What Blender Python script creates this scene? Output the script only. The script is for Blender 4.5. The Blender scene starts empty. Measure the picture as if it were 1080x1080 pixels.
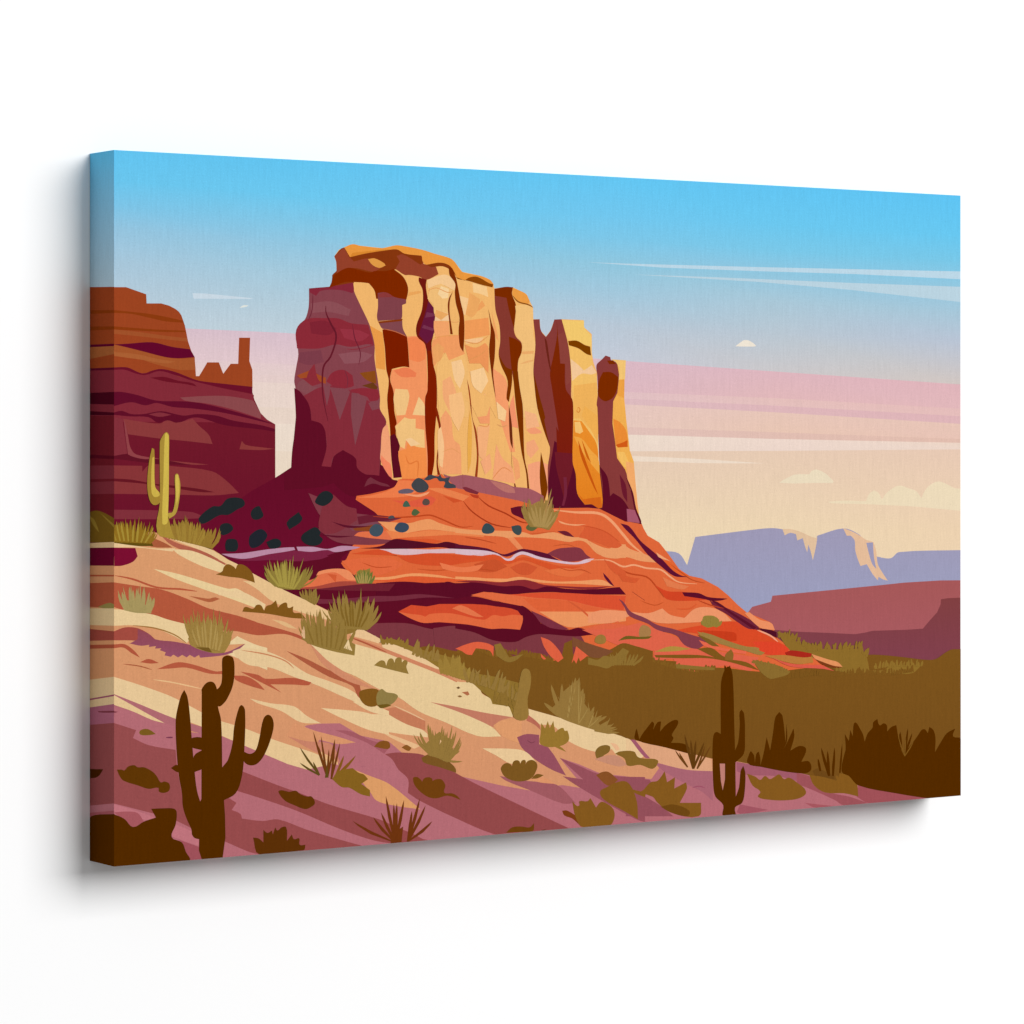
import bpy, math, random
import numpy as np
from mathutils import Vector
from mathutils.geometry import tessellate_polygon

ART = r"""G printed_streak_cloud|long white contrail pair across the printed sky
T 0 0 1
!b9d4e3 620,276.6 660,278 800,281.7 1013,286.3 1013,294.5 900,289 800,286 700,282.3
!b7d0dd 668,289.5 740,291.8 800,294.3 900,298.5 1013,302.5 1013,318.5 900,306 800,297.3 740,293.8
G printed_streak_cloud|short white streak beside the printed left mesa
T 95 290
!c9d8e3 648,115 735,118 1033,147 1010,152 655,150
dfe3dc 945,208 970,192 1003,193 985,202
G printed_cloud|small half-dome cloud alone in the printed sky
T 600 240 .2037
ece2d2 862,615 885,597 905,584 928,584 950,595 970,613 960,616 900,616
G printed_streak_cloud|pale low streak right of the printed butte
T 660 420
!ecd9c6 40,366 200,372 430,382 880,412 600,412 430,410 200,402 40,400
G printed_cloud|flat cream cloud with one bump over the printed lavender mesas
T 840 420
!e9d9bc -110,535 -80,515 -20,485 20,480 80,482 95,460 125,450 160,462 190,480 235,525 230,537 100,536 -20,540
G printed_cloud|wide cream cloud bank at the right edge of the print
T 840 420
ead8b8 200,655 300,648 440,652 460,605 490,583 520,600 540,640 580,590 650,553 710,570 760,590 790,632 820,575 860,540 905,527 960,548 1000,568 1038,572 1038,712 900,700 750,686 560,676 430,670 220,664
G printed_mountain|lavender flat-topped mountains on the printed horizon
T 0 0 1
9d98b4>9a9fbe 700,581 716,583.7 724.7,596 733.3,566.3 801.7,557.8 815,557 824,558 838,561 850,565 858,576 862,565 889.5,557.3 905,563 914,571 920,572.5 925,587 936,589 941,588 948,582.3 1013,580.2 1013,665 700,665
T 740 560
dfbe9c 512,-12 560,-12 625,5 690,35 728,45 733,35 725,90 704,185 690,130 675,85 668,135 655,100 640,45 605,60 597,20 560,12 525,28
T 840 540
e2ba98 295,103 340,118 395,145 440,175 488,190 505,250 515,330 545,385 578,435 545,425 520,410 515,433 480,390 445,330 405,342 385,290 372,240 368,180 345,150 318,150 300,112
9d98b4 442,195 484,192 490,280 505,360 480,330 455,250
G printed_mountain|rose red flat mountains behind the printed grassland
T 840 540
!a45757>a85b62 -310,640 -280,600 -162,568 -152,530 480,468 560,460 680,447 910,433 1040,432 1040,960 -310,960
!7f3f40>80404f -150,745 0,757 200,765 370,773 430,764 480,752 700,745 800,738 840,690 890,635 912,585 914,552 960,545 1040,542 1040,1020 -150,1020
G printed_mesa|dark red stepped mesa at the left of the print
T 95 290
!741f29>680f2a 150,400 500,590 700,690 1020,715 1040,790 1080,875 1120,915 1172,945 1172,1300 900,1900 100,1900
!9c4421 150,77 228,77 355,122 358,180 450,180 500,194 540,215 562,232 578,256 600,320 610,370 620,420 640,480 662,520 670,640 690,640 742,553 815,553 843,625 890,562 937,562 943,397 1013,397 1008,545 1027,600 1028,715 850,700 700,690 560,660 450,620 330,640 240,610 150,610
a0512a 150,345 300,360 480,385 615,400 618,422 480,408 330,390 150,372
8a3a10 150,222 350,243 470,263 590,290 594,302 480,294 380,272 260,246 150,240
8a3a10 150,325 280,335 420,345 600,352 606,362 450,360 300,352 150,345
a3552b 150,440 200,452 330,484 480,522 560,530 662,525 668,600 560,600 400,560 280,520 150,500
aa5f33 150,487 300,502 420,530 540,548 480,560 350,540 150,512
61092a 150,440 250,434 395,426 520,455 632,470 662,520 560,527 480,520 330,482 200,450
822b37 150,592 240,592 330,622 450,602 560,642 700,682 850,720 1028,755 1037,762 1035,790 1080,875 1120,915 1172,945 1172,990 900,940 600,930 400,930 150,930
6a1228 150,585 235,585 300,613 340,624 390,606 450,595 540,614 640,653 700,671 860,690 1027,708 1027,752 900,726 780,702 650,670 540,634 440,608 350,633 290,624 220,600 150,600
6a1424 380,650 470,645 560,670 650,685 675,706 600,690 480,675
8a484b 570,775 750,765 880,768 1030,795 1045,815 1080,875 1080,910 900,850 750,815 600,795
5f0f28 150,740 200,740 300,760 420,795 600,800 720,815 900,860 1050,905 1172,946 1130,938 950,895 820,868 650,845 520,835 420,810 350,825 260,805 150,830
5f1026 150,870 200,860 260,880 340,880 450,862 560,885 600,890 680,880 800,890 900,920 1080,950 1172,975 1172,992 1060,975 850,950 700,905 640,905 560,935 490,920 430,935 370,900 250,895 150,885
82303a 370,882 440,870 515,885 440,898
T 95 440
82303a 150,0 205,10 235,230 150,250
8a3a3a 210,10 300,25 440,40 490,20 545,35 650,10 690,55 750,110 775,170 600,150 440,135 240,108
5f1424 150,245 235,232 260,245 440,270 750,300 500,300 330,285 150,262
8f4246 212,10 222,40 240,120 255,190 290,235 440,262 340,265 265,248 240,235 228,150
873537 150,305 330,308 330,345 380,300 520,310 770,342 860,400 942,480 780,495 550,490 150,485
651722 150,388 260,395 400,420 520,432 700,455 790,475 700,474 520,448 350,422 150,405
8a3a3a 500,275 640,288 750,300 640,300
8a3a38 960,150 985,175 1080,190 1170,200 1080,208 945,203
80303a 150,585 440,590 640,600 700,620 690,640 560,645 150,645
G printed_butte|tall sunlit sandstone butte in the centre of the print
T 0 0 1
5f0f24>700f2e 307,493 290,504 262,520 236,540 206,560 205,580 215,600 260,625 330,655 440,640 440,480 330,440 312,440
T 300 240
!efb46b 600,1590 570,1300 470,700 420,400 340,330 302,320 330,270 327,215 315,182 345,140 378,125 430,105 480,115 620,130 705,112 760,118 870,140 950,165 1050,195 1080,220 1125,280 1240,305 1300,330 1322,355 1328,385 1400,375 1447,378 1530,420 1552,465 1573,505 1575,580 1615,580 1620,650 1655,690 1685,650 1708,582 1752,580 1892,586 1895,630 1945,675 1945,790 1955,850 1978,920 1980,1060 1985,1400 1985,1790 1700,1760 1300,1700 900,1640 700,1600
84350f 302,320 303,300 330,270 327,215 315,182 378,125 700,150 690,262 640,280 560,290 430,300 440,352 290,388
5c1026 1690,1500 1960,1500 2130,1520 2180,1640 2240,1790 2230,1830 1980,1800 1680,1730
863a38 2040,1060 2110,1060 2110,1450 2060,1450
84424b 75,645 130,580 150,520 155,470 155,385 240,378 300,375 435,348 440,400 480,490 540,620 570,740 570,830 590,960 605,1080 605,1150 645,1230 615,1310 612,1360 605,1500 600,1570 400,1600 42,1600 42,1520 50,1400 72,1240 70,1020 62,970 75,880 88,800
8a2a36 140,580 260,573 340,575 420,605 530,615 560,720 565,745 470,770 400,770 330,740 220,765 80,765 75,645
84464e 330,738 420,755 520,738 560,742 480,763 390,766
842838 155,385 240,378 300,372 435,348 440,400 430,415 350,395 230,400 200,432 160,410
8a2c36 75,945 150,910 190,860 200,920 265,960 230,985 150,1010 120,960
a04a25 80,935 155,905 140,950 100,955
a04a25 200,925 262,950 262,990 220,970
8a2a36 265,975 300,920 370,900 430,935 440,1000 420,1010 330,1020 290,990
8b4e55 165,480 300,468 420,520 405,560 280,535 170,540
7b3c48 95,790 230,775 250,850 150,870 90,850
8d5159 340,800 480,785 560,805 500,850 380,862
7e2432 160,600 260,590 330,640 280,680 170,670
953240 350,640 470,650 540,680 480,720 380,700
L 6a2030 6 430,610 445,700 480,790 470,870
L 6e2836 6 180,420 175,520 150,590
L 722c3a 5 380,900 400,960 395,1020
8a4a18 475,920 575,905 582,990 520,965
6a3a18 490,1000 560,980 590,1010 580,1030
8a2a36 420,1025 500,1015 590,1025 605,1070 590,1095 540,1100 520,1070 430,1045
T 300 380
844a50 120,120 180,165 215,170 140,215 75,180 90,140
842c38 140,215 215,175 300,160 420,190 520,250 600,310 645,390 612,480 600,730 510,720 460,680 450,620 370,568 310,610 295,675 235,670 265,560 262,480 230,400 170,380 165,320 120,225
!81454d 285,170 300,205 350,378 415,200 400,180 330,175
!81454d 425,205 420,340 447,540 500,340 520,250 470,210
!81454d 530,270 555,318 600,305 600,250
!81454d 245,160 290,160 285,220 268,290
5f0f24 62,175 95,195 120,225 150,270 165,320 170,380 230,400 255,440 262,480 265,560 235,670 295,675 302,640 315,605 370,568 450,620 460,680 510,720 560,725 600,730 605,640 612,480 610,660 650,690 680,750 715,760 705,800 640,825 540,850 440,860 390,845 310,775 240,800 0,820 0,705 42,680 50,560 72,400
74303c 505,800 525,755 545,740 600,770 650,785 670,800 620,795 560,780
L 641a28 11 262,-345 265,-295 300,-220 325,-170 322,-110 290,-20 245,50 243,220 275,385
T 300 240
e89a48 540,620 620,665 635,800 638,900 580,890 570,740
f0a074 620,1280 650,1240 668,1340 680,1585 610,1480 610,1400
f08460 612,1440 640,1470 672,1500 684,1588 660,1570 612,1485
93402a 315,182 378,125 410,190 530,195 600,165 720,140 870,185 880,230 960,250 975,295 900,330 850,310 790,300 760,300 690,260 600,270 560,280 430,255 330,290 327,215
84350f 400,175 440,215 530,195 580,215 640,240 560,285 700,265 730,215 710,180 750,170 860,235 875,225 868,178 760,165 710,138 600,150 510,165
e8963e 378,125 430,105 480,115 620,130 705,112 760,118 870,140 950,165 1050,195 1080,220 1125,280 1240,305 1300,330 1322,355 1318,378 1295,355 1220,315 1170,320 1140,335 1090,315 1055,255 990,225 900,235 875,215 870,178 760,165 710,138 600,150 510,165 415,187
d9862f 415,187 510,165 600,150 705,136 620,140 520,150 430,160
de9846 528,200 570,195 630,225 640,240 600,255 555,235
84350f 900,235 990,222 1050,245 1090,310 1060,275 1000,245 930,250
7d2700 302,320 330,290 400,255 470,268 540,285 570,275 640,275 690,262 750,310 780,370 780,420 760,480 740,490 640,460 580,450 570,400 545,365 530,352 440,345 380,345 280,385 300,340
7f4048 590,415 640,410 695,440 770,455 770,480 745,490 745,560 740,580 590,592 585,560 592,500
8a3838 640,410 695,440 600,442 590,425
80464c 595,600 745,580 750,640 775,690 700,670 620,640
84350f 590,595 750,578 740,592 600,606
7a1d00 620,645 680,652 775,690 782,760 790,885 750,880 680,895 668,960 690,1040 695,1160 710,1240 705,1310 730,1380 720,1440 745,1580 690,1585 675,1440 668,1270 650,1090 660,970 645,900 635,760 625,690
L c06a44 5 622,640 700,658 775,690
5a0f20 668,1320 695,1305 730,1370 720,1440 745,1580 690,1585 676,1450
e9a45a 790,410 860,400 866,414 780,434
f0935f 775,690 840,690 890,740 900,880 905,1000 905,1030 890,1080 890,1240 905,1440 905,1590 850,1595 745,1600 745,1575 720,1440 735,1380 700,1260 710,1240 690,1040 670,960 680,900 790,885 785,780
ef8450 778,700 840,695 888,740 892,830 850,850 790,835
ea7c50 690,905 770,885 835,920 830,945 740,945
efc080 700,1020 780,1025 790,1070 765,1185 710,1190 690,1090
f0c488 850,1070 885,1120 890,1190 810,1185
efbf7c 720,1240 760,1200 790,1210 830,1210 830,1270 885,1280 888,1395 800,1400 770,1340 760,1400 730,1380 700,1260
f08c48 720,1415 770,1400 780,1350 830,1385 895,1395 905,1585 850,1592 745,1595 722,1450
L e07838 8 765,1440 790,1495 845,1480 840,1580
f2c690 765,1340 800,1330 860,1370 800,1385
6f1710 850,315 900,330 895,370 905,440 910,460 950,520 958,580 940,690 930,740 940,860 960,940 965,1080 962,1170 950,1320 948,1480 930,1585 905,1585 905,1440 890,1240 890,1080 905,1030 905,880 890,740 840,690 835,620 870,520 875,400 850,340
7f1d02 905,780 935,780 940,860 960,940 965,1080 962,1170 950,1320 948,1480 930,1585 905,1585 905,1440 890,1240 890,1080 905,1030
651939 910,465 950,520 958,590 938,690 900,735 850,680 870,610 900,510
76324c 900,535 950,545 945,562 890,570
76324c 880,615 945,640 940,655 870,635
842408 960,1125 975,1180 990,1270 985,1370 970,1480 985,1560 1000,1575 970,1580 962,1480 975,1360 978,1270 955,1160
T 440 260
f2c58e 60,215 150,180 200,185 240,235 235,280 150,240 70,265
eebb76 80,265 150,235 225,275 200,330 200,430 150,460 110,430 100,370 65,330
f2c696 120,400 200,425 205,470 110,470
f0a268 105,470 200,475 205,560 120,580 105,520
ee9a60 100,590 160,570 270,560 300,680 200,720 170,670 105,760 90,640
efb870 125,760 180,670 200,720 300,680 330,830 320,1080 140,1080
ee9a58 300,470 450,450 460,560 300,590
f2bf8a 300,590 420,575 400,610 310,615
eb9458 300,620 370,640 430,610 450,640 450,800 400,740 330,740
eb9f5c 360,410 410,340 430,375 390,405 340,430
f2c48c 265,310 330,330 330,440 290,430
f29a68 480,770 560,840 572,950 585,1080 620,1300 590,1300 500,1000
f4cf98 150,250 200,268 196,325 160,330 130,300
e9a862 120,400 200,428 150,465 110,440
eaa660 330,290 400,335 375,420 345,450 305,430 320,360
f4c88c 350,230 440,255 450,320 400,300 355,290
e9a160 95,640 130,610 170,640 150,715 110,740
f0a873 160,850 210,820 240,900 262,1000 205,1045 165,960
f5c890 335,790 420,765 450,850 405,930 352,880
eda062 470,410 500,520 515,600 490,560 480,480
f4c690 215,730 280,715 300,800 270,900 235,840
f0b078 370,960 430,930 455,1010 410,1070 375,1030
L e59a58 6 100,580 160,568 270,560
L e39a5a 6 300,600 380,612 450,566
L e8a564 5 200,470 240,480 275,470
L e2995a 5 70,280 120,262 190,290 225,285
L df9455 5 320,720 390,690 440,650
L e7a468 5 650,560 690,575 740,560
f3cb8c 640,400 700,395 725,440 720,540 680,520 650,470
f1c284 660,720 720,700 730,800 745,900 700,880 665,800
eeb272 690,930 745,920 765,1010 730,1060 700,1010
7c2c08 200,330 225,285 207,340 205,420 215,490 225,555 210,555 203,480 193,380
7a2a04 200,130 220,140 245,200 258,260 275,350 295,440 298,560 292,668 270,630 262,530 268,450 245,360 238,290 240,235 205,180
8a4408 245,193 300,215 330,196 380,192 455,232 482,240 475,258 400,240 320,216 258,205
7a2a04 450,395 470,480 492,560 490,700 480,790 490,900 497,958 485,900 470,800 455,650 465,540 462,480
84382e 488,268 560,255 607,258 600,300 625,370 622,430 612,520 625,570 660,610 660,670 640,720 635,790 650,900 668,1010 665,1000 672,1140 680,1340 700,1440 718,1630 700,1625 690,1440 660,1300 640,1140 620,970 615,890 598,785 600,860 580,985 565,960 572,850 530,750 515,680 525,600 520,500 495,400
7a2a00 490,270 560,255 607,258 600,300 625,370 622,430 612,520 580,400 565,325 492,312
7a2a00 580,570 630,590 660,620 660,670 640,720 635,800 598,785 590,700
783000 515,680 560,760 600,780 600,860 580,985 565,960 572,850 530,750
783000 605,785 638,790 650,900 668,1010 672,1140 680,1340 700,1440 712,1630 702,1625 690,1440 660,1300 640,1140 620,970
f09068 590,990 610,940 625,1060 640,1150 600,1140 585,1060
6a2a10 580,1000 590,1060 600,1140 605,1280 590,1240 582,1140
7a3020 596,1270 602,1400 630,1540 660,1615 625,1612 615,1520 597,1370
efbd78 620,375 700,368 733,390 735,560 748,620 735,720 740,860 760,980 780,1080 770,1120 700,1100 672,1080 665,980 650,900 638,790 642,720 662,670 662,610 630,570 615,520 625,430
e8a868 660,665 740,660 735,678 665,682
e8ac6c 645,745 690,725 735,715 735,724 690,738
e99a44 604,262 640,275 690,302 712,345 702,365 640,345 605,312
L 8a4a10 8 605,312 640,350 700,367 733,385
f09a70 690,1160 740,1140 780,1165 790,1180 720,1185
f2a078 700,1380 770,1360 828,1380 828,1570 720,1560 702,1440
783600 783,1300 805,1400 825,1520 820,1560 800,1630 790,1600 775,1460
863a36 735,462 775,460 778,510 790,545 815,572 845,530 868,462 912,460 945,510 955,600 970,740 975,850 975,960 990,1010 990,1050 985,1290 1000,1460 1020,1590 1050,1620 1080,1635 1080,1670 860,1655 830,1645 826,1400 840,1270 800,1160 760,1020 740,860 735,780 748,620
5c1026>580f26 830,1480 868,1230 985,1320 1000,1460 1020,1590 1050,1620 1085,1636 1160,1640 1100,1672 860,1660 830,1648
7a2a00>7a1c10 882,462 895,600 905,740 935,740 940,900 978,960 990,1020 990,1090 988,1240 985,1340 885,1330 880,1140 895,1170 850,880 840,800 860,700 885,560
6e1c26 870,1300 985,1310 985,1400 960,1500 930,1600 905,1500 880,1400
74263a 925,1460 945,1460 948,1560 930,1640 915,1640 930,1560
783000 735,790 750,850 775,950 810,1080 805,1100 840,1270 800,1160 760,1020 742,870
6a2418 805,575 820,600 835,700 850,800 835,760 815,650
8a4038 890,560 925,540 950,600 965,740 970,850 940,880 935,742 908,740
T 540 300
f0bc66 315,225 455,228 460,280 500,325 505,440 515,520 535,590 542,700 545,1020 550,1150 572,1370 570,1410 545,1415 520,1390 460,1390 415,1320 405,1200 385,1120 388,820 385,730 378,640 370,500 355,380 330,280
f0c66c 315,225 455,228 460,280 500,325 500,392 400,357 350,345 330,270
7a3c00 355,358 410,356 460,383 494,393 500,450 470,440 420,405 360,385
f1c596 370,470 420,510 455,545 505,510 535,560 500,570 440,565 380,612
edb05a 390,640 535,620 542,760 545,950 480,900 430,850 388,850
e98e2c>e07d1e 390,860 440,865 480,920 535,1010 550,1150 575,1375 571,1413 545,1417 520,1393 460,1393 413,1323 403,1200 383,1120
eead52 440,830 490,905 545,1005 540,830 460,770
f1bd6e 395,870 430,868 450,930 430,945 400,935
eda242 390,960 440,975 500,1050 545,1100 555,1200 480,1110 420,1020
L d8883a 6 415,790 410,800 420,810 430,795 422,778 412,785
c4540f 418,985 440,1045 480,1155 545,1330 520,1290 480,1200 432,1075
c9600f 440,980 470,1050 500,1130 470,1090
d4661a 415,1320 450,1360 500,1352 560,1345 572,1410 545,1415 500,1390 460,1392
863a38 535,510 565,478 592,450 622,460 625,478 665,495 677,570 672,640 670,680 645,735 638,800 635,880 640,1000 655,1020 670,1100 715,1170 735,1240 760,1340 800,1450 822,1520 720,1510 690,1520 650,1480 540,1430 570,1410 575,1340 555,1150 548,1020 540,780 535,760 543,690 540,580
7a2a00 575,555 625,555 672,585 665,660 640,715 600,738 575,735 545,700 550,610
7a2a00 600,482 640,480 658,503 615,505
6a1a2c 680,1200 720,1270 730,1380 700,1330
5c0f24 555,1150 600,1210 615,1280 620,1340 640,1320 700,1360 745,1440 735,1500 700,1520 650,1480 540,1430 572,1410 574,1280
!eead50 628,474 720,480 712,600 710,720 722,850 735,960 745,1050 770,1120 790,1360 803,1450 780,1450 740,1240 715,1170 665,1100 650,980 635,880 640,740 670,680 677,570 665,495
f0c272 628,475 720,480 715,600 676,602 676,530 655,490
ea9f44 675,605 712,600 710,720 665,700
e88a34 640,850 680,870 720,920 735,1000 690,1030 655,1010
d05a18 655,1015 700,1000 730,985 732,1028 670,1032
f2bb60 665,1060 710,1060 740,1130 715,1160 680,1110
f0a868 720,1120 768,1130 780,1240 800,1450 760,1340 730,1230
a5566a 725,1420 790,1430 812,1510 730,1500
L 5c0f24 12 725,1225 760,1320 780,1420 812,1515 730,1508
T 440 400
efb56c 300,130 330,60 480,120 500,250 460,170 440,230 380,240 340,160
f0a06c 150,250 180,195 215,250 230,380 270,420 280,600 150,600 140,540 152,350
e8a84c 335,190 345,300 340,520 320,595 318,400 325,260
f09a68 380,240 440,230 460,170 458,280 400,280
f2ad78 380,300 460,290 430,520 390,480
f2a474 480,600 500,410 540,500 600,560 620,660 480,635
L d89860 6 505,285 540,300 570,290
f4bc80 200,100 280,80 300,200 262,330 215,240
f3a878 400,520 460,470 472,560 430,605
efa06a 600,480 640,520 652,620 622,642
f5c78e 500,140 565,200 556,268 512,250
f2b080 680,200 750,220 775,300 690,312
f0a476 690,400 740,380 770,440 720,500 695,470
f4c08a 130,330 150,300 170,420 160,560 140,540
L e39658 6 390,290 440,300 455,280
L e08c54 6 470,640 540,560 600,590
L e49a60 5 160,460 220,440 270,470
9a3c18 315,0 330,60 342,160 350,250 375,330 388,480 378,650 375,710 358,705 367,600 378,480 365,340 345,230 330,120
a05860 165,600 220,615 290,605 360,615 460,635 560,660 610,680 700,690 760,715 800,740 800,795 720,800 640,775 500,745 380,720 250,695 190,640
b87068 460,640 560,665 610,690 620,720 560,715 500,680
L 8a4030 6 288,600 290,690
G printed_slope|orange banded rock slope at the foot of the printed butte
T 0 0 1
!dd6639 375,527 376,523 390,521 407,517 418,513 420,506 424,505 441,505 466,500 482,515 503,519 523,523 547,528 560,532 583,536 620,535.5 632,536.5 659,550 664,550.5 677,553 678.5,557 683,565 695,572 703,582 709,590 716,600 726,607 740,610 757,619 768,628 778,638 787.5,646 800,651 812,656 820,673 832,682 855,688 873,695 887.5,703 878,707 800,715 700,720 560,715 480,690 420,680 330,640 330,620 350,600 365,590 372,575 395,565 400,545 395,540
T 300 540
5f0f24 0,250 280,240 430,240 370,280 350,312 385,360 450,405 560,455 720,450 900,440 1080,450 1090,600 1080,760 760,760 560,740 340,700 0,500
7e3a44 150,-120 240,-90 310,-110 390,-40 455,-20 455,10 740,40 620,78 565,105 580,120 660,120 590,150 560,110 440,150 540,165 690,175 640,200 500,208 330,190 210,110 270,60 215,10
80303a 240,-50 240,-90 310,-110 390,-40 455,-18 460,50 330,130 250,140 215,95 232,-10
7c4452 400,90 620,55 560,85 430,120
6a2030 460,30 560,18 740,38 650,55 540,65 470,80
8a4420 430,105 560,80 570,120 450,118
5c1428 295,60 400,85 560,90 400,100
5c1428 215,140 330,150 440,152 330,162
e07048 440,150 470,128 560,122 640,120 690,160 690,178 540,165
T 360 500
ec7c4a 100,150 250,120 330,85 360,40 460,45 520,80 480,110 420,140 250,150
dd5a3e 320,165 440,170 560,140 600,160 560,200 440,205
f09c70 370,120 480,130 560,110 540,130 480,145
ea9860 230,300 330,305 430,310 500,292 560,285 620,310 750,345 890,355 1080,360 1080,400 900,378 700,365 560,352 420,372 330,385 280,340
e8824c 280,355 420,372 560,355 720,368 900,382 900,400 700,385 600,390 420,400 320,410
d9582e 320,415 480,425 560,440 640,425 560,410 470,412 380,405
L bb451e 9 200,268 330,275 470,268 560,260 640,288 750,334 830,330
521024 120,470 250,455 330,412 420,418 500,428 600,440 660,428 720,438 780,457 960,492 1080,522 1040,510 900,487 740,482 640,464 500,470 330,474
d9b6bc 240,475 400,473 560,477 700,472 880,490 985,500 900,518 750,502 560,502 400,512 300,497
T 440 400
e8804c 60,690 160,690 330,740 290,770 170,730
d0522a 160,735 290,770 230,782
L a83818 8 290,770 350,840 470,915 600,940
L a83818 9 380,740 450,800 560,850 650,900 720,912
7a2c38 285,685 310,682 390,715 380,730 310,710
b83c24 330,725 390,735 385,755 350,745
5f1228 590,815 650,803 712,812 705,900 640,870 600,850
6a2030 885,962 945,962 995,1000 960,1000
L c8582e 6 700,980 760,975 880,962
T 480 540
e89a64 0,108 200,135 350,120 440,130 490,145 620,128 700,150 760,160 820,160 870,215 950,235 1050,205 1080,205 1080,290 1000,290 900,265 830,195 780,180 720,190 600,170 440,160 370,160 430,235 330,165 200,150 0,132
e88a58 330,165 370,160 430,230 400,240
823642 580,265 640,235 700,226 790,228 830,270 860,290 770,312 690,312 640,290
5a1530 0,203 200,230 265,256 310,268 400,238 440,234 580,263 620,285 680,317 540,287 430,250 390,260 330,282 290,274 230,250 0,224
d8bac4 0,233 180,243 265,262 310,290 345,294 380,265 430,250 540,285 690,312 770,318 830,298 880,295 840,318 770,331 680,326 520,297 430,269 390,281 360,306 320,306 280,277 180,262 100,274 0,264
T 540 420
d65c34 470,805 560,830 640,880 705,940 640,948 500,900 420,880
eea070 290,773 360,795 470,798 400,807 310,792
L ee9e70 17 250,705 400,722 540,727 620,770 700,860 760,930 850,1000
L c8502a 6 430,805 520,820 600,850 680,910
T 620 540
e89a66 0,180 100,225 180,230 225,205 270,235 380,275 430,320 330,310 240,285 180,295 90,280 40,230
5c1230 205,72 260,90 330,180 400,240 470,300 540,370 625,412 545,405 460,342 380,272 300,172 240,112
eea274 430,255 500,298 522,312 450,287
e2622c 505,308 575,360 640,402 600,405 540,372 480,310
L eea276 11 0,305 130,305 220,345 290,335 370,355 460,365 520,410 580,445 690,455
L bb451f 9 150,320 250,385 370,410 430,470 480,540
d04424 420,460 500,500 600,505 700,520 760,555 620,562 500,552 460,505
5a1028 595,508 700,513 760,538 885,548 840,560 780,562 740,552 610,532
L 6a1820 9 280,505 360,560
5c1230 95,383 130,420 168,472 140,456 105,415
T 360 500
d4502a 60,505 240,478 330,505 430,560 620,580 780,562 985,505 900,520 750,512 560,500 400,516
e0683e 0,550 130,530 300,530 390,570 330,610 200,650 100,652 50,600
ec9a62 190,655 300,650 450,628 620,640 760,665 900,660 1080,663 900,676 640,656 440,646 300,668 190,669
dc5a30 190,670 300,668 440,648 640,660 800,672 640,685 400,690
T 480 540
d6532a 0,330 120,290 250,270 330,310 430,285 540,310 660,340 800,345 650,375 540,340 430,305 330,330 200,310
ec9a62 0,408 150,415 280,430 400,410 500,425 640,440 800,435 930,430 1000,470 800,456 560,449 420,430 300,443 150,431 0,425
8a2a30 0,440 120,432 280,445 440,428 560,460 700,470 860,475 1000,468 860,490 580,474 500,492 430,474 300,470 130,448
5a0e24 -500,450 -320,440 -100,455 -50,440 0,450 130,446 300,470 380,466 430,470 500,490 580,470 700,485 860,490 1000,478 1040,475 1080,522 900,522 740,517 620,507 470,512 340,522 200,507 100,532 0,552 -500,552
T 300 540
7a2440 0,265 130,250 280,240 320,258 220,290 130,312 0,300
6e2230 110,463 340,453 700,453 660,500 350,497 100,487
742c3c 210,550 330,552 560,532 700,532 860,520 1080,545 900,541 700,562 480,572 340,577 210,582
7c3840 470,690 570,690 570,810 470,770
7c3840 540,705 760,703 900,730 1080,780 1240,800 1240,920 1080,900 800,880 620,810 540,760
a8483a 110,455 340,430 560,450 350,470 200,487 100,487
e07048 100,440 190,420 220,375 330,360 400,370 450,425 480,440 340,440 200,470 110,478
ea8c5e 220,375 330,358 405,372 455,432 400,428 330,385 270,385 200,402
d05a34 270,390 330,398 322,445 300,420
T 480 540
5f0f24 -200,560 100,545 230,560 430,600 520,690 640,745 600,790 380,830 240,815 0,745 -150,740 -300,700
T 360 500
!d24c2d 360,870 440,828 540,838 620,822 820,822 960,830 1080,852 1115,865 1144,905 1148,960 1130,985 1020,975 960,982 800,952 620,937 520,942 440,915
e0683e 360,872 440,885 505,893 530,903 560,885 700,882 900,922 960,892 1020,900 1080,890 1145,895 1148,922 1130,985 1020,977 960,982 800,952 620,937 520,942 440,915
e2744a 700,850 760,830 900,905 840,900
T 480 540
!e06a40 100,525 180,505 340,522 620,510 800,522 1080,527 1080,640 720,728 540,655 430,597 300,572 200,545
d85030 340,522 620,510 880,522 1080,532 1065,622 900,602 700,557 500,542
dd6238 430,545 700,560 900,605 1060,625 900,630 540,628 480,590
ea945f 530,630 760,630 1080,632 1080,690 1000,700 880,712 710,728
L d05a34 11 710,560 800,620 890,705
L e06a44 16 910,620 960,670 1040,700
L d0583a 7 1010,650 1035,700
5f0f24 0,550 100,533 230,558 380,603 425,598 300,602 150,582 0,582
7a3040 480,625 560,660 720,742 640,747 560,712 520,682
dc6442 730,722 800,740 880,722 960,707 1080,712 1080,800 1000,775 990,748 860,757 780,737
7c3840 -140,735 0,720 150,745 240,770 370,790 450,760 520,750 740,760 800,790 840,900 400,940 0,880 -130,860
5a0e22 330,600 390,598 430,595 500,650 530,690 560,720 640,740 720,745 780,732 860,753 990,743 1007,770 860,777 760,787 540,772 450,790 380,822 240,812 120,762 0,737 0,705 200,740 300,737 410,745 425,700 428,680 425,650 400,622
4a2408 880,770 990,743 1007,770 900,775
T 620 540
ea9468 0,640 100,620 260,630 380,640 470,610 520,650 610,670 680,610 780,605 860,640 910,690 700,697 440,702 300,652 150,702 0,702
L d85a30 8 560,612 640,612 690,580
d84a28 520,755 700,720 830,700 950,695 1080,740 1080,862 900,832 700,770
c83a1c 690,750 880,758 940,775 940,812 860,816 720,772
!dc6248 -40,745 160,740 330,700 440,745 560,790 610,840 690,865 800,880 1080,920 1030,1010 860,970 700,1020 560,980 540,930 410,940 420,880 300,860 180,840
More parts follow.
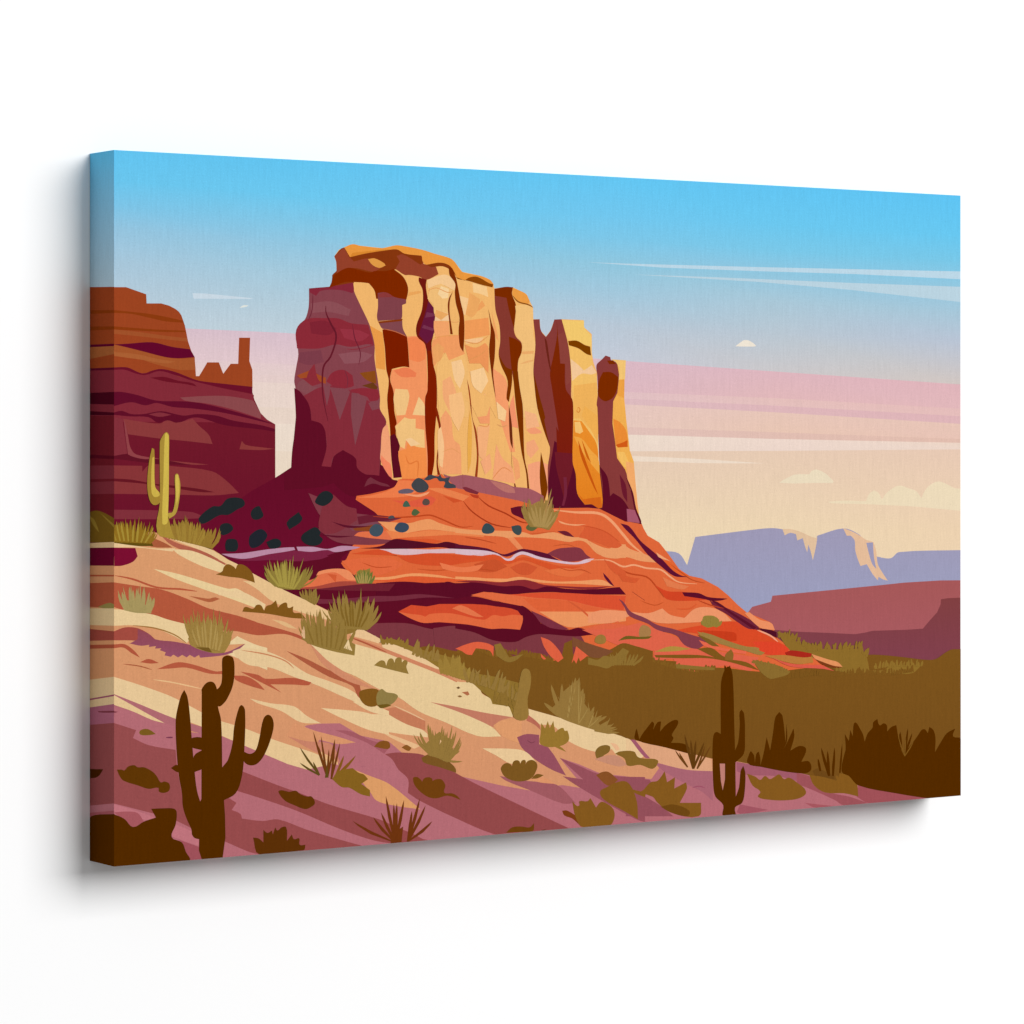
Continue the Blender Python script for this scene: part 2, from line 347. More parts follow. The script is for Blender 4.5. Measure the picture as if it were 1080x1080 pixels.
823c48 195,550 225,570 270,630 360,670 440,715 540,740 680,785 740,800 820,845 740,842 690,866 610,842 560,782 440,747 380,707 260,657 230,602
6e2438 770,560 850,595 960,645 1040,690 1080,710 1080,747 1010,737 940,692 870,642 800,602
e4674a 700,810 760,830 850,860 1000,880 1000,900 860,880 740,850
T 740 560
d84a26 150,575 280,620 345,625 480,700 555,740 530,790 380,775 250,735 0,655 0,600
c63c1c 0,628 200,640 220,655 220,695 140,700 0,655
dd4429 320,700 480,705 555,745 525,788 380,772
ea8e60 270,520 300,513 365,560 440,583 462,627 380,617 330,582
4f1024 345,613 440,627 472,640 476,677 420,652
5a1428 60,440 100,450 200,520 345,610 330,625 250,570 160,510
L f0a080 10 350,627 430,660 482,702
T 480 540
c8522c 120,330 250,300 330,345 240,380 150,375
e2703f 560,370 700,355 820,380 760,410 640,400
cf5630 350,350 430,320 520,350 470,395 400,390
L b84a24 6 30,370 140,360 260,375
L c05028 6 640,345 720,370 800,365 860,390
L b84824 6 60,160 160,175 260,200
L c4562c 6 620,215 700,205 760,222
d45a32 940,300 1010,330 1080,380 1080,420 1000,380
T 620 540
d25830 180,380 260,410 330,420 300,450 220,440
e07a4c 470,410 560,450 640,470 600,490 500,470
L b84822 6 520,330 600,390 660,430 740,450
L c05026 6 330,560 420,590 480,570
L b84020 6 700,560 780,590 860,610
T 360 500
L c04c26 6 130,560 220,590 320,585
L c65228 7 480,600 600,610 740,600 860,615
e8794c 620,560 760,590 900,570 860,610 740,620 640,600
G printed_rock_band|pale violet stripe across the shaded foot of the printed mesa
T 200 480
7a2440 200,632 330,660 480,625 665,605 780,612 880,640 820,660 680,672 520,665 330,668
ba8aa2 200,625 330,620 480,598 600,585 660,583 667,600 600,612 500,627 350,656 260,646
ba8aa2 675,580 780,580 870,594 960,574 1080,582 1060,590 1000,602 920,614 870,600 770,612 685,605
G printed_stone|dark double boulder left of the others below the printed mesa
T 200 480
22282a 60,395 145,325 195,322 240,275 330,275 348,315 300,345 245,378 190,380 100,430 65,430
G printed_stone|dark boulder right above a square one at the printed mesa foot
T 200 480
22282a 195,445 230,430 262,440 274,472 215,507 190,488
G printed_stone|dark square boulder just above the pale violet stripe
T 200 480
22282a 232,540 260,530 298,540 300,600 255,610 228,598
G printed_stone|dark boulder under the gap between printed mesa and butte
T 200 480
22282a 388,360 435,322 456,350 464,390 405,407
G printed_stone|large dark round boulder in the middle of the printed shade
T 200 480
22252d 375,540 385,505 450,468 490,500 480,535 440,575 395,588 378,570
G printed_stone|dark flat boulder beside the large round one above the stripe
T 200 480
22282a 485,550 540,528 576,545 570,580 510,590
G printed_stone|dark four-sided boulder tilted right in the printed shade
T 200 480
22282a 615,425 690,360 712,410 630,472
G printed_stone|topmost dark boulder on the red ground left of the slope
T 200 480
22282a 793,290 835,235 880,230 908,268 855,320 805,310
G printed_stone|dark cluster boulder where the shade meets the orange slope
T 200 480
22282a 705,520 760,470 800,457 828,490 822,510 842,535 810,570 740,565
G printed_shrub|dark round bush at the foot of the butte's second crack
T 360 500
444448 445,60 490,24 550,70 540,105 490,117 450,90
665a68 362,105 420,92 462,105 440,120 365,122
G printed_shrub|ragged dark bush along the foot of the printed cliff
T 440 400
40434a 40,635 80,605 130,615 145,600 160,625 208,618 200,650 240,670 245,688 170,685 175,650 140,645 120,625 70,640
G printed_shrub|small green triangular bush on the upper orange slope
T 360 500
43604f 390,190 412,168 438,205 392,207
G printed_shrub|small grey round bush near the top of the orange slope
T 360 500
5a4a44 513,172 530,155 555,165 556,190 530,198 514,190
G printed_shrub|small olive triangular bush below the grey round one
T 360 500
50613e 445,240 465,220 498,242 470,263 447,258
G printed_shrub|tiny flat grey bush on the left edge of the slope
T 360 500
4a4a50 298,270 325,262 340,278 300,284
G printed_shrub|round slate bush at the left tip of the orange slope
T 360 500
40505c 178,350 215,316 262,335 258,375 225,396 185,382
G printed_shrub|slate blue bush second from the left tip of the slope
T 360 500
3b485a 345,325 370,306 420,318 424,350 385,370 338,352
G printed_shrub|dark teal bush above the pale band, left of a round one
T 480 540
394a50 168,110 198,70 248,105 235,132 180,135
G printed_shrub|dark teal round bush left of the small olive one
T 480 540
3c4a4c 355,90 410,86 420,125 400,147 365,125
G printed_shrub|small olive bush under the printed grass tuft by the cliff
T 480 540
5e6238 448,95 470,78 522,100 490,120 455,112
G printed_grass_tuft|olive grass tuft standing against the printed cliff foot
T 440 400
a17c42 690,850 720,800 770,770 830,800 890,870 840,910 830,955 780,940 710,930
B 97793f 18 190 70 26 720,930 830,950
Z a8824a 12 790,900 850,690 830,760 860,740
B a98a50 9 150 50 14 740,930 820,940
G printed_grass_tuft|small green tuft on the orange slope's left end
T 300 540
8f7a38 455,380 480,365 500,370 540,355 552,440 460,452
B 6f7434 12 100 20 14 460,452 550,452
B a89050 7 80 20 10 470,452 530,452
G printed_shrub|olive round bush in the middle of the lower orange slope
T 620 540
927c38 728,665 770,655 800,660 830,690 790,725 740,725
B 927c38 9 60 40 22 740,720 810,725
G printed_shrub|pale olive block-shaped bush at the slope bottom
T 620 540
a67a48 325,740 350,715 395,740 385,790 330,795
6f5a20 190,815 240,785 330,790 405,785 380,802 250,805
G printed_shrub|olive rounded bush at the left bottom of the slope
T 620 540
9a7438 50,790 80,775 110,790 105,830 45,825
G printed_shrub|olive streak of scrub low on the red slope
T 620 540
a5793f 690,755 760,775 850,810 1000,850 1080,860 1080,885 900,850 800,825 720,790
7a5a22 690,775 760,800 830,850 780,845 720,800
G printed_grassland|wide brown grass plain under the printed butte
T 480 540
7b531d>744c1b -250,870 -150,850 0,880 40,872 70,900 130,858 180,870 240,910 320,880 380,922 440,902 540,895 620,940 670,930 690,830 740,808 745,900 830,912 880,917 1000,860 1060,830 1140,848 1250,880 1250,935 1400,945 1390,990 1520,1010 1560,990 1640,985 1740,990 1860,1005 2000,1012 2200,990 2390,970 2440,975 2480,940 2600,905 2700,905 2850,920 2980,935 3040,930 3100,890 3140,870 3200,868 3200,2300 200,2300 -400,1100
F 7f581f 40 17 0,885 130,860 240,912 320,885 440,905 620,942
F 7f581f 34 16 1250,940 1390,985 1520,1010 1640,985
7c4c30 740,790 840,830 1000,880 930,920 850,915 745,850
dd6040 540,790 600,815 660,880 684,925 650,950 600,910 560,850
dd6040 735,960 765,850 838,908 810,930 790,945 780,920 765,960 750,935
dd6040 0,865 60,840 130,822 200,830 243,850 240,915 220,880 180,868 130,862 105,905 70,900 40,880
dd6040 540,895 575,930 560,935 545,920
8c6c30 245,840 285,830 310,870 340,920 400,905 430,900 380,940 330,950 260,910
8c6c30 840,920 900,935 940,910 1000,915 1060,860 1100,880 1050,960 1000,970 960,990 900,975 840,965
B 8c6c30 10 90 60 16 1000,970 1130,970
8a6a2e 1390,962 1640,985 1640,1002 1400,990
T 740 560
8c6a2a 475,640 550,655 600,700 660,735 700,750 780,745 860,750 1000,745 1040,790 1060,880 1150,880 1200,850 1300,850 1390,850 1330,900 1200,900 1000,895 900,905 840,870 700,800 560,755
F 8c6a2a 45 14 475,665 550,655 620,705 700,755
F 8c6a2a 60 18 660,745 780,745 870,755 1000,748 1050,790
F 8c6a2a 40 14 1090,865 1180,850 1390,845
F 7a531d 40 13 400,930 560,925 700,905 850,910 1000,895 1200,905 1340,880
8a6a2e 320,815 420,835 480,850 560,890 540,910 470,930 430,935 370,890
F 8a6a2e 22 10 320,830 420,845 540,890
9c7a40 0,640 60,655 150,690 240,720 330,745 400,770 370,785 280,760 180,735 60,690 0,665
T 620 540
7d551c 420,905 700,905 860,930 1000,950 1080,1000 1040,990 900,950 760,925 600,925 430,920
7d551c 690,865 780,860 850,910 900,930 830,930
8a6028 870,900 905,868 920,900 915,940 865,935
b08a3e 420,885 520,850 650,865 560,880
G printed_slope|thin red toe of the slope running out over the grass
T 740 560
a8281c 525,770 570,755 695,775 690,797 620,799 540,787
b87a3a 400,790 520,785 640,800 700,795 705,832 600,842 450,807
d85a48 440,800 560,840 700,848 760,850 838,886 760,872 560,857
e0905c 693,778 800,813 860,830 890,860 830,852 720,812
7a3a18 720,812 830,852 888,862 850,868 760,845
F 8c6a2a 22 14 840,880 900,885
G printed_dune|sandy dune slope sweeping across the bottom of the print
T 0 0 1
!da9b6c>d4916a 100,571 145,573 157,561 166.7,562 185,568 211.7,576.7 225,580 236.7,588 252,597 265,604 285,615 310,628 330,636 350,646 362,662 366,667 385,674 402,678 398,678 413,679 437,688 465,706 477,713 497,720 505,725 508,731 517,737 519,742 536,745 541,752 541,757 556,747 587,757 620,768 647,777 670,781 700,787.5 710,790 750,800 777,803 802,808 840,815 857,820 905,828 947,837 977,842 977,930 100,930
T 90 580
7a0f30 180,-15 315,-12 330,40 300,75 230,100 182,102
e8c594 180,-45 290,-30 430,-10 570,-10 550,10 330,-15 180,-15
b0604a 475,-95 590,-40 790,20 890,80 880,95 770,45 610,0 530,-40
a85a3a 180,-100 360,-95 430,-75 510,-40 550,-15 420,-20
e6c290 470,-100 630,-50 790,-5 880,50 980,100 1110,180 1110,220 1030,150 880,80 770,20 590,-50
e8ca98 550,-5 670,5 790,50 890,100 860,145 730,100 590,30
e8cc98 430,120 560,145 700,185 900,245 960,245 1080,320 1080,368 900,302 750,250 560,180
L b4563a 12 185,162 300,185 450,237 600,248 705,262
b4583c 180,205 330,228 480,250 640,308 780,370 960,415 1080,455 1080,522 920,512 760,502 640,472 520,442 430,412 250,382 180,362
b0603e 650,290 720,300 780,308 820,300 850,310 790,330 740,320
e8ca98 180,375 250,380 430,410 520,440 640,470 660,560 640,590 540,535 440,497 300,477 180,480
L a07038 8 300,477 440,495 560,535 640,590
a34c40 180,515 250,490 330,495 400,530 440,565 430,600 330,575 180,572
904852>955068 330,500 400,530 440,565 560,580 660,600 780,640 880,650 1012,592 960,635 880,665 725,682 718,664 690,681 660,664 640,680 612,664 585,680 556,662 540,676 500,667 508,648 470,634 480,622 440,624 446,608 400,614 404,600 350,606 280,592 330,565
e8cc9c 890,600 960,545 1010,570 1080,600 1150,620 1150,760 1000,700 900,660 960,637 1012,594
b0553c 180,598 250,597 310,640 345,682 290,652 240,618 180,622
b0553c 345,710 400,690 465,715 410,719
b5593f 450,755 540,720 600,710 700,730 820,768 870,765 870,786 780,782 640,745 540,750
L a85a3a 7 240,722 340,735 420,758
L e8bb88 8 430,820 560,840 740,880
e8c898 180,803 330,850 500,910 580,945 740,1030 740,1120 660,1090 560,1065 340,982 180,915
T 230 580
e6c08c 0,20 100,85 240,160 420,255 560,320 700,390 770,440 740,470 680,440 540,400 350,330 240,245 155,195 230,200 100,115 0,60
e8c898 0,245 90,262 110,248 200,285 300,345 290,378 150,312 0,285
b0553c 0,385 100,413 260,463 420,508 520,543 562,580 420,532 250,540 100,512 60,522 0,475
e6c696 90,640 160,620 300,640 420,690 560,780 700,830 860,900 945,990 820,942 640,862 470,800 330,745 200,730 130,690
L c88058 8 150,635 300,660 420,700 480,750
ac5a3e 430,638 560,690 700,760 830,810 890,828 900,880 925,965 880,922 850,862 700,802 560,722
b4583e 140,770 250,790 300,815 480,810 590,838 570,856 480,852 330,850 400,903 280,842
b4583e 100,795 180,800 250,840 295,887 200,860 110,822
e0b480 340,440 420,455 500,500 440,490
T 370 620
e6c896 -260,352 -120,398 20,428 25,355 150,390 330,450 560,540 670,592 760,600 810,630 830,670 880,700 895,735 995,750 1025,790 1020,818 830,787 640,747 500,722 700,790 890,880 950,940 800,937 600,852 430,782 300,692 180,642 30,560 -100,500
d08a68 -260,352 -160,450 -60,520 60,590 150,640 -20,590 -180,480
e8c090 0,290 50,250 190,325 175,352 110,332 0,303
e8c494 190,345 260,353 400,410 500,465 575,520 470,492 300,422 200,377
L cf8460 24 -10,305 180,383 400,470 560,535 670,595
L ac5438 9 0,315 100,353 225,408
6a4a28 665,632 680,624 692,634 678,640
b06a48 700,660 740,655 750,675 735,682
8a6034 672,685 690,680 703,688 688,693
c27a62 500,722 640,747 830,787 1020,818 940,842 900,880 700,792
dd9a6a 900,870 950,840 1080,820 1080,990 960,940
e8c898 0,790 180,800 220,790 300,820 400,870 480,920 485,946 300,922 160,897 60,862 0,835
e6b888 180,903 340,960 440,1000 400,1018 250,947
c47a58 200,772 280,755 300,765 470,840 470,902 350,862 240,802
L e4b88c 7 270,745 370,790 470,840
T 230 740
e6c494 200,-20 330,10 480,30 560,90 650,137 520,130 400,60 250,10
e8c898 650,40 830,55 940,70 1080,120 1080,210 940,175 760,95
e8c898 850,0 930,0 1080,60 1080,92 960,62
e6c492 -100,85 0,118 170,170 350,240 500,290 620,330 770,400 740,470 640,467 560,430 440,395 310,340 170,280 20,215 -100,165
G printed_dune|mauve shaded dune foot along the bottom edge of the print
T 230 740
!b56c74 -670,10 -600,15 -500,50 -340,125 -200,190 20,217 170,280 310,340 440,395 560,430 700,400 760,370 740,300 600,250 440,215 560,150 640,139 770,137 900,215 1080,252 1170,330 1290,395 1500,465 1790,530 1960,560 2130,585 2100,535 2180,528 2320,550 2160,355 2280,395 2420,455 2540,468 2600,475 2740,490 2790,420 2760,385 3000,430 3120,440 3280,380 3440,410 3660,448 3760,470 4050,530 4480,620 4480,1100 -670,1100
T 90 740
b06a70 180,-48 340,15 560,105 740,160 740,205 560,155 330,72 180,28
e6c492 180,-42 270,8 390,75 500,136 420,115 300,62 180,20
964d4d 180,135 320,180 300,230 400,275 570,305 580,420 610,580 640,700 670,800 540,740 320,680 180,645
7e3a44 180,60 205,64 190,70 180,70
c0747c 180,650 320,690 450,738 400,752 180,705
a6585e 180,700 260,695 330,705 370,760 300,800
c0747c 560,770 740,850 740,922 545,852
a0525a 545,857 740,927 740,1000 650,1005 610,890
T 230 740
954a4a 150,440 380,530 520,580 700,650 1020,745 1120,790 1260,850 1400,935 1080,895 960,872 760,802 500,692 270,612 120,565
974c4c 30,620 60,605 115,640 85,685 140,710 150,740 280,755 380,745 560,810 760,870 910,912 500,947 260,967 30,880
d8946a 480,130 600,180 750,220 870,258 760,268 640,240 600,320 430,215
c98268 440,220 560,250 700,262 740,300 770,390 690,345 600,312
e4b07c 640,310 750,375 760,400 690,380
dc9c66 860,430 960,470 1080,520 1280,682 1100,655 1000,625 960,570 920,520
L 8c4a60 5 900,412 930,412
T 370 730
934949 215,392 280,382 360,384 450,395 560,450 660,510 800,585 1080,720 1380,862 980,893 900,897 640,787 430,684 360,637 360,550 300,490 260,425
a35a62 -100,240 0,248 120,302 250,340 210,390 100,320
T 500 730
a05a60 160,530 340,562 520,585 640,700 560,705 350,620 200,560
96505e 270,285 330,265 410,270 410,330 470,352 580,527 490,490 380,422 300,350
L 80404e 6 335,305 360,320 385,312
e8c696 50,355 260,360 330,380 390,440 310,445 230,452 140,402
e6c696 340,105 500,150 780,235 980,300 1080,400 1040,420 960,390 900,400 870,360 780,380 600,312 500,212 410,202 340,140
b86a55 335,140 370,165 412,205 420,240 380,205 330,180
e8b48a 860,320 900,330 920,360 900,372
96505a 540,415 660,465 780,515 900,532 1080,537 1080,822 1020,802 820,692 650,592 560,532 690,552
dc9468 340,550 440,540 510,580 420,572
T 660 680
e6c092 0,590 25,600 120,700 60,702 0,682
a0586a 28,600 60,605 158,718 120,714
dca27c 60,605 300,662 540,722 545,800 380,790 200,745 150,715
94505a 0,838 150,855 175,900 50,920 220,1020 300,1085 0,1085
a86470 180,745 380,790 540,800 550,880 550,990 480,930 380,880 240,800
a05a68 700,740 850,770 1080,808 1080,862 960,832 760,822 700,800
a05560 720,1010 900,1045 740,1072 700,1060
L 9a4c60 6 420,905 460,895 500,905
T 840 680
9c5258 0,812 80,832 130,890 230,940 330,960 450,1002 300,1017 240,982 60,902 0,882
9e5056 390,890 640,940 820,970 460,1002 380,962
a5565e 50,1000 180,1015 240,1022 120,1032
G printed_grass_tuft|olive grass clump at the left edge of the printed dune top
T 95 440
77591b>5f4a12 150,680 200,690 260,710 320,740 350,755 385,790 400,815 300,815 150,795
B 8f6c20 15 150 45 20 130,790 380,800
B a58a36 8 150 40 14 150,780 360,795
G printed_grass_tuft|olive grass clump right of the printed yellow cactus
T 95 440
8f6e2a 495,690 540,690 600,700 680,730 730,770 770,805 772,835 640,800 500,765
B 967530 16 165 60 28 500,765 770,832
B a08136 6 140 50 20 520,770 700,810
G printed_cactus|yellow-lit saguaro with two arms on the printed dune top
T 95 440
a88a38 425,735 440,540 440,160 452,128 480,95 498,115 495,300 490,600 500,660 530,770
a38232 360,420 372,280 390,195 405,205 408,430 420,485 440,490 440,540 400,555 372,515
b5983f 535,370 550,357 562,380 570,440 560,540 540,612 500,642 490,610 520,600 538,500
d0b54e 455,670 462,400 472,110 482,98 496,120 490,660 470,680
cdb04a 392,260 404,250 410,440 440,490 400,502 385,440
d2b650 540,370 555,365 562,480 545,560
G printed_shrub|low brown shrub on the upper left dune ridge
T 200 480
80551c 165,755 205,735 215,708 240,690 278,706 290,720 305,692 350,700 395,745 412,808 330,780 250,770
G printed_shrub|lobed dark olive shrub below the dune ridge
T 200 480
80551c 332,990 350,960 400,972 422,948 450,950 470,985 485,955 515,945 545,918 558,965 580,942 612,934 622,966 655,956 656,995 700,1000 735,1035 640,1030 500,1005
G printed_grass_tuft|fan-shaped olive tuft against the dark red shade
T 200 480
8f7a38 500,770 540,730 620,730 690,800 700,850 610,850 540,830
B 8e7a38 15 185 95 22 540,830 690,850
B a59344 9 180 60 16 560,830 660,850
G printed_grass_tuft|small thin tuft between two larger ones on the dune edge
T 300 540
927538 100,520 150,530 200,480 210,570 190,590 130,555
B 927538 9 90 25 12 110,545 200,585
G printed_grass_tuft|tall olive tuft at the dune crest before the purple shade
T 230 580
8c6d30 740,470 800,420 930,420 985,440 960,500 900,490 860,520 790,540
B 94773a 17 240 95 26 775,500 940,505
B 806226 7 200 60 14 800,480 910,490
G printed_grass_tuft|broad olive tuft just below the tall crest tuft
T 230 580
94773a 525,560 580,510 640,480 720,500 790,550 868,600 862,668 720,640 585,598
B 94773a 19 235 60 27 565,590 800,640
B 876a2e 7 190 40 12 590,590 780,635
B e6c896 5 70 -30 10 790,620 850,640
Z e0b48a 10 545,560 530,500 525,525 540,480
G printed_grass_tuft|small pale tuft on the red stripe near the left edge
T 90 580
a2905a 240,320 300,320 370,340 420,400 320,398 245,382
B a8955e 12 160 45 20 245,380 410,402
G printed_grass_tuft|round olive tuft over the purple shadow on the left
T 90 580
9e7f40 648,560 690,510 760,475 850,500 900,560 895,600 870,652 800,652 670,607
B 9e7f40 21 240 60 24 675,600 875,650
B ad8f50 8 190 50 14 700,600 850,640
735622 700,615 780,618 800,648 760,640
G printed_shrub|small olive shrub alone on the pale dune slope
T 370 620
927438 145,490 185,460 212,464 222,494 238,452 262,448 275,474 285,446 315,442 322,472 340,456 358,468 350,500 365,545 300,530 220,510
G printed_shrub|two-tone olive shrub in the middle of the pale dune
T 370 620
80551c 50,665 100,640 160,640 180,660 170,740 90,742
8f7a45 160,690 190,640 225,660 280,670 297,690 250,740 180,755
6f561e 165,742 230,735 255,745 190,762
G printed_grass_tuft|band of grass blades along the printed dune crest
T 370 620
8f6f2e 180,345 240,320 330,345 400,375 480,400 560,420 680,460 760,530 900,560 1020,590 1120,620 1100,700 1080,800 1028,820 1000,750 895,735 880,700 820,650 760,600 640,560 570,515 400,410 260,355
F 8f6f2e 55 20 190,345 280,345 360,380
F 94743a 85 22 380,400 470,430 560,450
B 9c7c38 9 160 10 34 570,540 740,590
F 94743a 110 22 740,570 860,600 970,650 1060,700
F 8a6a2e 90 20 900,700 1000,730 1090,760
F 8f6f2e 60 16 1040,640 1110,660
G printed_cactus|short olive cactus stump at the right end of the pale dune
T 520 640
967438 175,420 200,390 232,410 236,490 215,590 215,705 130,700 145,600
G printed_grass_tuft|large olive fan of grass leaning right before the brown plain
T 520 640
94733a 320,610 360,650 420,590 440,540 540,460 550,500 560,580 620,670 690,770 700,795 560,755 400,690
Z 94733a 26 430,690 365,490 435,485 320,605
Z 94733a 40 500,720 520,445 545,445 570,515 580,545
Z 94733a 24 580,750 640,630 690,685 720,690 610,640
Z 94733a 20 640,780 750,745 800,795 730,720 780,760
Z a5864a 8 470,700 500,470 520,500
Z 94733a 9 520,730 405,560 455,520 480,480 500,455 565,540 585,580
Z 94733a 9 620,770 600,600 625,640 660,650 700,690 730,740
Z 94733a 9 690,790 740,700 765,735 790,770
Z a5864a 6 540,740 540,470 560,560 600,640
Z a5864a 6 600,765 640,660 670,700
G printed_shrub|olive spiky shrub on the printed dune below the grass fan
T 520 640
97742f 300,800 304,735 328,770 345,722 358,768 380,722 392,795 415,775 442,766 452,784 470,785 475,850 400,885 300,870
97742f 380,880 420,882 462,917 420,900
G printed_shrub|small dark bush alone on the pale dune edge
T 520 640
80602a 648,910 680,880 735,880 735,915 700,940 665,965 650,950
G printed_shrub|flat olive bush over a pinkish rock on the dune
T 520 640
c68b70 640,965 720,940 790,945 850,1000 790,1010
856228 770,930 800,915 890,915 915,950 960,960 1040,970 1030,1010 1000,1025 930,1000 850,1005 830,960
G printed_shrub|domed olive brown bush on the peach band of the dune
T 500 730
7b5520 168,490 178,462 205,448 232,458 238,470 246,440 268,430 286,438 290,456 300,434 318,428 326,440 322,458 340,434 372,430 396,452 396,485 360,545 280,565 200,540
7b5520 360,548 395,518 440,525 400,545
G printed_grass_tuft|wispy olive tuft over a brown shadow on the mauve dune
T 370 730
7a5424 445,415 500,390 560,400 620,440 660,480 665,510 560,475 460,445
94753a 470,330 520,280 560,250 600,280 640,300 640,400 610,445 530,410 490,400
B 94753a 19 230 110 14 500,400 620,440
Z 94753a 14 580,430 690,370 705,438 650,350
e6b888 565,300 572,310 560,330
G printed_stone|brown flat stone at the edge of the mauve shade
T 370 730
84501f 145,345 180,312 235,312 248,345 230,360
G printed_stone|smaller brown flat stone right of the other one
T 370 730
8a5624 320,350 350,333 383,352 365,372
G printed_shrub|brown lobed bush on the darkest mauve dune band
T 370 730
704010 392,545 415,536 438,550 450,566 462,545 490,538 512,546 516,562 534,552 572,552 597,590 590,635 640,640 670,655 695,682 610,655 540,672 480,660 410,600
G printed_shrub|small dark brown shrub on the dark band right of the big cactus
T 230 740
603408 380,570 400,560 450,570 490,563 520,585 560,600 590,600 612,640 590,665 550,680 480,655 420,625
G printed_shrub|dark brown spiky bush at the bottom edge beside the big cactus
T 230 740
5c3008 220,860 255,865 285,890 285,810 310,830 340,815 345,840 360,795 375,815 400,795 430,795 435,880 465,840 480,870 512,865 515,905 552,905 540,940 260,968
G printed_grass_tuft|thin dark spikes with an olive cushion on the mauve dune
T 230 740
Z 6e3a14 14 690,480 600,185 650,215 738,235 635,280 700,300
Z 6e3a14 14 715,490 770,258 738,240
Z 5f4a1c 14 640,465 515,285 515,385 600,380
Z 85561c 18 740,480 795,340 870,340 830,380
5f4a18 674,482 688,395 698,480
85601f 720,490 760,440 850,420 890,450 920,460 948,490 905,520 960,560 960,600 900,585 830,545 780,540
G printed_grass_tuft|thin reddish brown spikes at the bottom edge of the print
T 370 730
Z 6e3410 20 280,958 220,655 270,705 335,680 190,760 140,790 10,815 290,700
Z 6e3410 20 360,950 435,670 472,715 515,815 385,750
6e3410 250,960 265,840 300,870 330,850 320,950
G printed_shrub|lowest olive shrub cut by the bottom edge of the print
T 500 730
7a3c14 555,750 590,750 660,800 665,840 620,800 570,780
84581e 620,690 650,720 665,715 665,690 715,690 735,670 770,730 800,695 830,700 880,740 885,800 850,850 690,860 640,790
6e4010 200,890 240,855 300,850 350,855 378,828 370,880 300,885
5a3008 420,875 460,865 440,880
G printed_shrub|wedge-shaped olive shrub with a brown cap on the mauve dune
T 500 730
885026 770,525 810,505 850,505 910,555 880,580 840,590
84581e 795,630 840,600 900,570 960,565 1000,610 1030,700 1035,805 960,760 820,680
84581e 1000,615 1080,640 1080,665 1010,635
G printed_shrub|leafy olive shrub left of the printed centre cactus
T 660 680
84581e 155,870 200,860 245,800 260,870 310,838 305,910 380,870 385,910 340,1000 475,1000 460,1085 280,1060 200,1000 165,960 50,930 100,925
6e4614 220,1025 300,1010 400,1050 390,1085 280,1060
G printed_shrub|wide low olive shrub right of the printed centre cactus
T 660 680
84581e 765,815 820,835 850,855 880,830 910,850 940,835 970,820 1000,850 1030,840 1080,870 1140,930 1100,970 1000,985 900,980 835,962 850,930 800,890
G printed_shrub|dark brown leafy bush at the crest left of the centre cactus
T 660 680
532a00 60,600 60,550 68,530 85,600 100,570 130,530 165,485 178,500 170,540 200,490 222,485 215,550 250,510 300,478 328,480 325,510 290,570 300,590 285,620 360,625 400,650 400,690 250,650
G printed_grass_tuft|thin dark spikes rising left of the centre cactus
T 660 680
Z 5f3a10 17 425,785 370,565 410,600 442,603 495,615
Z 6a3f16 12 390,775 310,665 335,680
Z 6a3f16 12 450,785 535,640 500,640
G printed_cactus|tall dark brown saguaro in the lower middle of the print
T 660 680
532a00 615,1090 615,1015 565,960 552,890 547,700 550,600 558,562 575,552 600,565 600,260 612,190 640,140 665,150 678,240 685,500 690,670 710,615 720,500 718,430 732,410 748,440 753,600 745,690 700,738 693,745 695,960 715,900 725,800 742,766 755,810 752,920 735,1000 690,1030 690,1090
!be7e72 593,752 626,752 626,850 612,922 600,860
Z 532a00 16 640,190 625,130 658,130
G printed_shrub|dark brown agave clump right of the centre cactus
T 660 680
532a00 770,750 780,690 790,672 810,700 815,750 825,690 840,675 850,720 850,765 870,690 890,585 905,640 912,670 930,560 945,460 970,425 990,450 1010,620 1015,500 1020,600 1000,660 1060,530 1065,580 1040,670 1100,640 1140,660 1110,740 1160,740 1165,800 1080,812 850,772
G printed_grass_tuft|dark thin spikes with an olive cushion left of the big bush
T 840 680
6b4518 100,800 130,780 200,810 240,830 240,850 120,830
Z 532a00 18 205,830 155,650 195,670
Z 532a00 15 230,830 240,650 232,720
Z 532a00 15 150,800 135,720
Z 532a00 12 270,850 288,625
84581e 80,825 160,835 250,860 285,815 350,835 380,870 390,960 300,940 180,935 110,890
B 84581e 7 60 20 24 260,860 370,880
G printed_shrub|large dark brown thicket in the bottom right corner of the print
T 840 680
532a00 285,770 300,700 310,660 305,565 330,610 340,540 355,580 362,500 375,492 400,530 420,570 430,615 450,560 480,525 485,490 510,470 525,510 550,497 570,510 572,550 600,520 630,508 640,570 660,660 680,705 720,640 770,570 790,540 810,535 830,560 840,520 865,540 878,590 875,680 910,620 950,560 1003,530 990,580 1040,595 1040,1000 830,972 640,942 390,890 330,830 290,810
Z 532a00 10 665,660 655,548 650,560
Z 532a00 13 685,690 703,530 730,560 770,575
Z 7a531d 7 683,705 640,570 690,590 740,610
G printed_cactus|big dark brown saguaro with four arms at the lower left
T 90 740
532a00 570,120 585,30 605,-40 625,-75 645,-30 660,80 672,230 690,440 705,560 725,632 742,600 742,860 700,867 675,845 670,810 635,730 615,660 610,580 590,470 575,300
532a00 660,235 750,235 750,300 720,303 660,280
532a00 685,345 750,300 750,412 685,448
532a00 540,420 580,400 600,440 580,446
532a00 860,430 900,370 930,260 940,160 970,40 990,22 1010,60 1005,310 990,470 950,580 868,627
532a00 1000,315 1040,330 1075,310 1100,230 1125,110 1158,82 1188,120 1185,190 1140,320 1090,390 1040,403 1000,375
532a00 735,1010 733,720 735,-60 735,-80 770,-122 810,-122 832,-75 838,30 858,120 865,430 868,1000
532a00 825,-70 845,-90 860,-120 864,-190 865,-270 880,-288 905,-292 935,-275 943,-190 938,-130 925,-80 905,-35 880,5 840,30 820,-20
G printed_shrub|small brown shrub at the left edge above the corner bush
T 90 740
